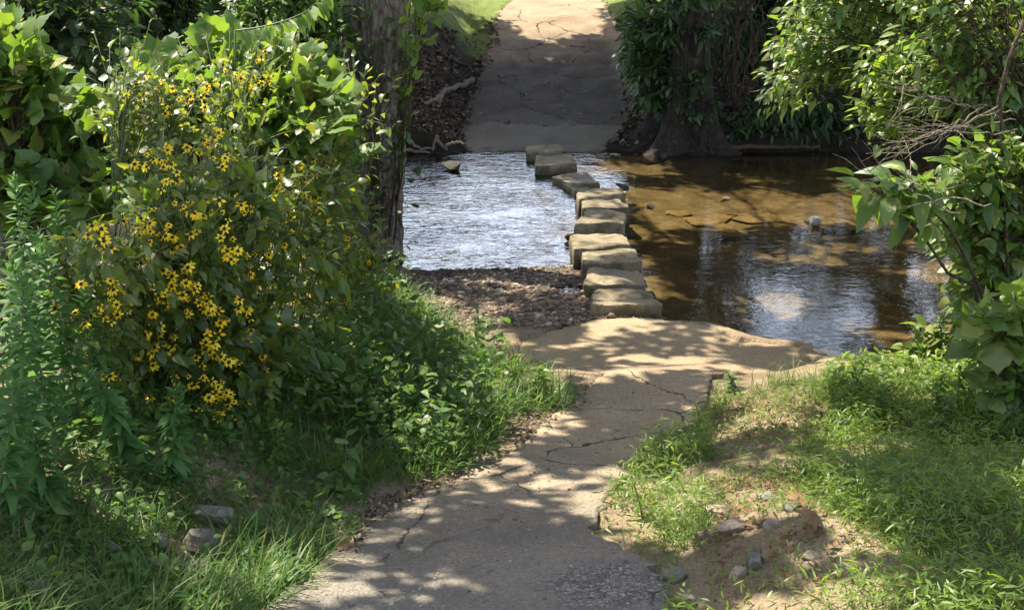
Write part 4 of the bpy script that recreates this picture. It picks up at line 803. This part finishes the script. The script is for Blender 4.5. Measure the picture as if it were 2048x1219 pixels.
# ---------------- grass (uncountable)
def grass(name, label, polys, per_m2, hl, mats, clump=.6, holes=(), lean=.5, weights=None, short=False):
    ml = MB()
    for pl in polys:
        xy = Gxy(pl); n = int(polyarea(xy) * per_m2); q = sample_poly(xy, n)
        f = fbm(q[:, 0], q[:, 1], 1.6, 3, 21); keep = rng.random(n) < np.clip(.75 + clump * f * 2.2, .03, 1)
        for hp in [near_xy, slab_xy] + [Gxy(h) for h in holes]: 
            keep &= ~deep(q[:, 0], q[:, 1], hp)
        q = q[keep]; f = f[keep]; n = len(q)
        h = rng.uniform(hl[0], hl[1], n) * np.clip(.8 + f * .9, .45, 1.5); P = np.c_[q, Hn(q[:, 0], q[:, 1]) - .01]
        az = vnoise(q[:, 0], q[:, 1], 2.3, 4) * 9 + rng.normal(0, 2.2, n); o = np.c_[np.cos(az), np.sin(az), np.zeros(n)]
        bi = rng.integers(0, 4, n); mi = rng.choice(len(mats), n, p=weights)
        for b in range(4):
            for k in range(len(mats)):
                s = (bi == b) & (mi == k); c = s.sum()
                if not c: continue
                d = UP + o[s] * rng.uniform(.1, lean, (c, 1)) * 1.7; inst(ml, BL[b], P[s], d, -o[s] * -1 * 1.0 + UP * .15 if False else (UP * .3 - o[s]) * -1 * -1, h[s], k, .25)
    return tag(ml.obj(name, [M[m_] for m_ in mats], smooth=True), label, "grass", kind="stuff")
LG = [(-800, 700), (60, 700), (330, 740), (520, 800), (640, 930), (760, 960), (730, 1030), (720, 1080), (640, 1130), (540, 1225), (430, 1340), (-800, 1340)]
LHOLE = [[(290, 1070), (370, 1020), (440, 1010), (520, 1035), (500, 1080), (430, 1150), (290, 1150)], [(195, 1095), (255, 1095), (255, 1135), (195, 1135)], [(50, 1200), (115, 1200), (115, 1260), (50, 1260)]]
grass("grass", "long green grass in the shade of the left bank", [LG], 5200, (.09, .24), ['grass', 'weed'], holes=LHOLE, weights=[.8, .2])
grass("grass", "grass and low weeds on the bank between the coneflowers and the gravel bar", [[(560, 760), (700, 600), (790, 560), (860, 640), (960, 690), (1010, 720), (1040, 745), (1110, 760), (1160, 795), (1120, 825), (1010, 830), (1000, 880), (930, 940), (760, 990), (640, 940), (520, 900)]], 3000, (.12, .30), ['grass', 'bright', 'weed'], weights=[.6, .2, .2])  # bright blades mixed in so the slope looks sunlit
RG = [(1430, 805), (1540, 772), (1650, 762), (1780, 750), (1960, 760), (2900, 780), (3000, 1340), (1330, 1340), (1330, 1150), (1240, 1095), (1185, 1070), (1200, 1030), (1265, 945), (1300, 900), (1400, 850)]
RHOLE = [[(1390, 870), (1440, 795), (1560, 775), (1650, 765), (1690, 840), (1600, 910), (1480, 930), (1400, 910)], [(1390, 1020), (1480, 965), (1620, 965), (1680, 1040), (1790, 1085), (1830, 1150), (1720, 1165), (1650, 1219), (1600, 1320), (1345, 1320), (1345, 1150), (1300, 1105), (1380, 1080)]]
grass("grass", "fine bright grass spreading over the sunny right bank", [RG], 5000, (.07, .19), ['grass', 'bright', 'grassdry'], holes=RHOLE, weights=[.5, .35, .15], clump=.7)
grass("grass", "thin dry grass on the trodden dirt of the right bank", RHOLE, 3000, (.05, .13), ['grassdry', 'grass'], weights=[.6, .4])
grass("grass", "mown lawn at the top of the far bank", [[(820, 60), (880, 10), (1000, -4), (1030, -8), (1030, 5), (1000, 25), (985, 70)], [(1200, -4), (1380, -6), (1330, 60), (1250, 75)]], 900, (.06, .14), ['grassdry', 'bright'], weights=[.5, .5])
# short leafy ground cover: small leaves
def cover(name, label, polys, per_m2, llen, leafm, T=SMALL, hmax=.12, holes=()):
    ml = MB()
    for pl in polys:
        xy = Gxy(pl); n = int(polyarea(xy) * per_m2); q = sample_poly(xy, n); f = fbm(q[:, 0], q[:, 1], 2.2, 3, 33); k = rng.random(n) < np.clip(.5 + 1.6 * f, .02, 1)
        for hp in [near_xy, slab_xy] + [Gxy(h) for h in holes]: k &= ~deep(q[:, 0], q[:, 1], hp, .05 if hp is not near_xy else (.06 if T is SMALL or hmax > .1 else -.02))
        q = q[k]; n = len(q); P = np.c_[q, Hn(q[:, 0], q[:, 1]) + rng.random(n) ** 1.5 * hmax]; d = np.c_[rng.normal(0, 1, (n, 2)), rng.normal(.15, .35, n)]
        inst(ml, T, P, d, UP + rng.normal(0, .4, (n, 3)), llen * rng.uniform(.6, 1.3, n))
    return tag(ml.obj(name, M[leafm]), label, "ground cover", kind="stuff")
cover("ground_cover", "low leafy ground cover under the left grass", [LG], 2200, .045, 'weed', holes=LHOLE)
cover("ground_cover", "mixed small weeds covering the bank above the gravel bar", [[(560, 780), (700, 620), (800, 580), (900, 680), (1010, 730), (1040, 780), (1000, 870), (930, 930), (760, 980), (600, 930)]], 1500, .06, 'weed', SMALL, .4)
cover("ground_cover", "fine short leaves of stiltgrass over the right bank", [RG], 9000, .048, 'bright', leafT(3, lambda t: .085 * math.sin(math.pi * t), .1, .35), .17, holes=RHOLE)
cover("ground_cover", "sparse stiltgrass creeping over the right dirt patches", RHOLE, 1900, .04, 'bright', leafT(3, lambda t: .085 * math.sin(math.pi * t), .1, .35), .09)
cover("ground_cover", "pale leafy weeds along the right shoreline", [[(1650, 762), (1720, 748), (1960, 740), (1990, 800), (1700, 830), (1650, 790)]], 1500, .065, 'bright', SMALL, .18)

def litter(label, poly, n, size, mat='dead', z=.012):
    xy = Gxy(poly); q = sample_poly(xy, n); f = fbm(q[:, 0], q[:, 1], 2.5, 3, 41); q = q[rng.random(n) < np.clip(.5 + 1.8 * f, .05, 1)]; n = len(q); ml = MB()
    inst(ml, SMALL, np.c_[q, Hn(q[:, 0], q[:, 1]) + z + rng.random(n) * .02], np.c_[rng.normal(0, 1, (n, 2)), rng.normal(0, .3, n)], UP + rng.normal(0, .5, (n, 3)), size * rng.uniform(.4, 1.4, n))
    return tag(ml.obj("leaf_litter", M[mat]), label, "leaf litter", kind="stuff")
t = NT("twig_litter"); rn = t.n("ShaderNodeNewGeometry").outputs["Random Per Island"]; t.principled(t.ramp(rn, [(0, (.03, .022, .015)), (.6, (.10, .07, .045)), (1, (.24, .18, .12))]), .8); M['litter'] = t.m
litter("brown leaf and twig litter on the far dirt bank left of the path", [(780, 300), (790, 120), (870, 50), (990, 40), (1000, 90), (965, 170), (935, 250), (930, 295)], 9000, .07, 'litter')
litter("dark leaf litter on the shaded far bank at right", [(1225, 290), (1255, 150), (1250, 60), (1400, 60), (2000, 120), (2100, 290), (1600, 296)], 14000, .08, 'litter')
litter("crumbs of leaf and bark along the left edge of the near path", [(700, 1110), (730, 1020), (950, 930), (1040, 840), (1160, 780), (1190, 800), (1080, 870), (1020, 930), (860, 1000), (740, 1060), (720, 1120)], 1500, .028, 'litter', .03)
litter("dry leaf crumbs on the trodden dirt of the right bank", [(1400, 860), (1480, 790), (1650, 780), (1680, 860), (1560, 910), (1600, 990), (1760, 1110), (1620, 1219), (1420, 1219), (1400, 1040)], 2600, .024, 'dead', .01)
t = NT('grit_stone'); t.principled(t.ramp(t.n('ShaderNodeNewGeometry').outputs['Random Per Island'], [(0, (.12, .10, .075)), (.6, (.24, .2, .15)), (1, (.42, .38, .32))]), .8); M['gritstone'] = t.m
def grit(label, poly, n, size):
    q = sample_poly(poly, n); sc = size * np.clip(rng.lognormal(0, .5, len(q)), .4, 3); vv = pv[None] * rng.uniform(.6, 1.3, (len(q), 1, 3)) * [1, 1, .55] * (1 + .2 * rng.normal(0, 1, (len(q), len(pv), 1)))
    z0 = H(q[:, 0], q[:, 1]) + .012 + .03 * fbm(q[:, 0], q[:, 1], 2.5, 4, 9) + sc * .2
    mb = MB(); mb.add((vv * sc[:, None, None] + np.c_[q, z0][:, None]).reshape(-1, 3), None, (pf[None] + (np.arange(len(q)) * len(pv))[:, None, None]).reshape(-1, 3)); return tag(mb.obj("grit", M['gritstone'], smooth=False), label, "grit", kind="stuff")
grit("loose grit and small pebbles washed onto the near path", near_xy, 1400, .007)
# ---------------- single weeds seen one by one
def W1(px, py, h, nl, ll, T, lm, label, group=None, name="weed", droop=.15):
    b = G(px, py); b[2] = H(b[0], b[1]); return weed(b, h, rng.normal(0, .04, 2), nl, ll, T, lm, label, "weed", name, group, droop=droop)
W1(690, 1000, .30, 14, .15, OVATE, 'weed', "broad leaved weed standing in grass left of the path bend", droop=.3)
W1(945, 915, .34, 16, .15, LANCE, 'weed', "upright pointed leaved weed at the left edge of the path")
W1(535, 880, .30, 30, .07, SMALL, 'bright', "bright sunlit weed sprig right of the hanging coneflowers")
W1(560, 930, .22, 26, .06, SMALL, 'bright', "small sunlit weed at the foot of the bright sprig")
W1(1285, 1035, .16, 14, .08, LANCE, 'bright', "small pointed weed in the grass at the right edge of the path")
W1(1330, 985, .16, 12, .07, OVATE, 'bright', "drooping pale weed right of the path")
W1(1405, 870, .20, 40, .06, LANCE, 'bright', "bright tuft of weeds at the right path edge by the ford")
W1(1470, 790, .16, 40, .09, LANCE, 'weed', "dark grassy tuft on the dirt between ford and right bank")
W1(80, 1020, .22, 4, .12, HEART, 'weed', "lone three leaved vine seedling in the left grass", droop=.3)
W1(960, 720, .30, 16, .11, OVATE, 'bright', "bright leaved weed reaching above the gravel bar edge")
W1(1075, 800, .22, 50, .12, LANCE, 'bright', "sunlit grass tuft left of the path beside the dark dirt patch")
W1(1035, 790, .22, 40, .12, LANCE, 'bright', "sunlit grass tuft touching the weeds left of the dark dirt patch")
W1(900, 770, .3, 30, .08, SMALL, 'weed', "bushy small leaved weed on the bank in front of the gravel bar")
for i, (px, py) in enumerate(sample_poly([(600, 780), (740, 640), (800, 620), (980, 740), (980, 860), (800, 930), (620, 900)], 26)):
    W1(px, py, rng.uniform(.22, .42), 22, .08, [SMALL, LANCE, OVATE][i % 3], ['weed', 'weed', 'rud'][i % 3], "bushy green weed on the bank between the coneflowers and the gravel bar", "weeds on the left bank slope")
for i, (px, py) in enumerate(sample_poly([(1650, 790), (1990, 800), (2040, 900), (1800, 900)], 12)):
    W1(px, py, rng.uniform(.15, .3), 24, .07, SMALL, 'weed', "small leafy weed among the grass below the right waterline bush", "weeds on the right bank")

# ---------------- fallen leaves
def dead(px, py, size, label, mat='dead', group=None, z=.02, T=SYCA):
    g = G(px, py); m = MB(); az = rng.random() * 6.3; inst(m, T, np.zeros((1, 3)), np.array([[math.cos(az), math.sin(az), .12]]), np.array([[.1, -.25, 1.0]]), size, 0, 0)
    o = m.obj("fallen_leaf", M[mat], origin=(0, 0, 0)); o.location = (g[0], g[1], float(Hn(g[0], g[1])) + z); return tag(o, label, "leaf", group)
dead(1640, 1075, .12, "large curled brown sycamore leaf on the right dirt patch", z=.05)
dead(1610, 1085, .085, "pale brown leaf lying under the large curled one")
dead(450, 1062, .08, "brown leaf beside the rocks in the left grass")
dead(335, 1085, .09, "small reddish leaf between the rocks in the left grass")
dead(700, 1105, .07, "brown leaf at the left edge of the path")
dead(1590, 1025, .09, "brown leaf beside the small angular rock")
dead(545, 1212, .06, "small red leaf at the bottom left edge of the path")
for px, py in list(sample_poly([(1430, 860), (1560, 800), (1640, 820), (1620, 880), (1450, 920)], 22)) + list(sample_poly([(1440, 1020), (1600, 1000), (1720, 1100), (1560, 1190), (1420, 1100)], 26)): dead(px, py, rng.uniform(.025, .05), "small dry leaf scattered on the trodden dirt of the right bank", group="dry leaves on the right bank", T=OVATE)
for px, py in list(sample_poly([(860, 150), (960, 120), (1240, 120), (1250, 240), (940, 240), (850, 230)], 34)): dead(px, py, rng.uniform(.06, .11), "small pale leaf fallen on the shaded far path", group="pale leaves on the far path", T=OVATE, z=.05)
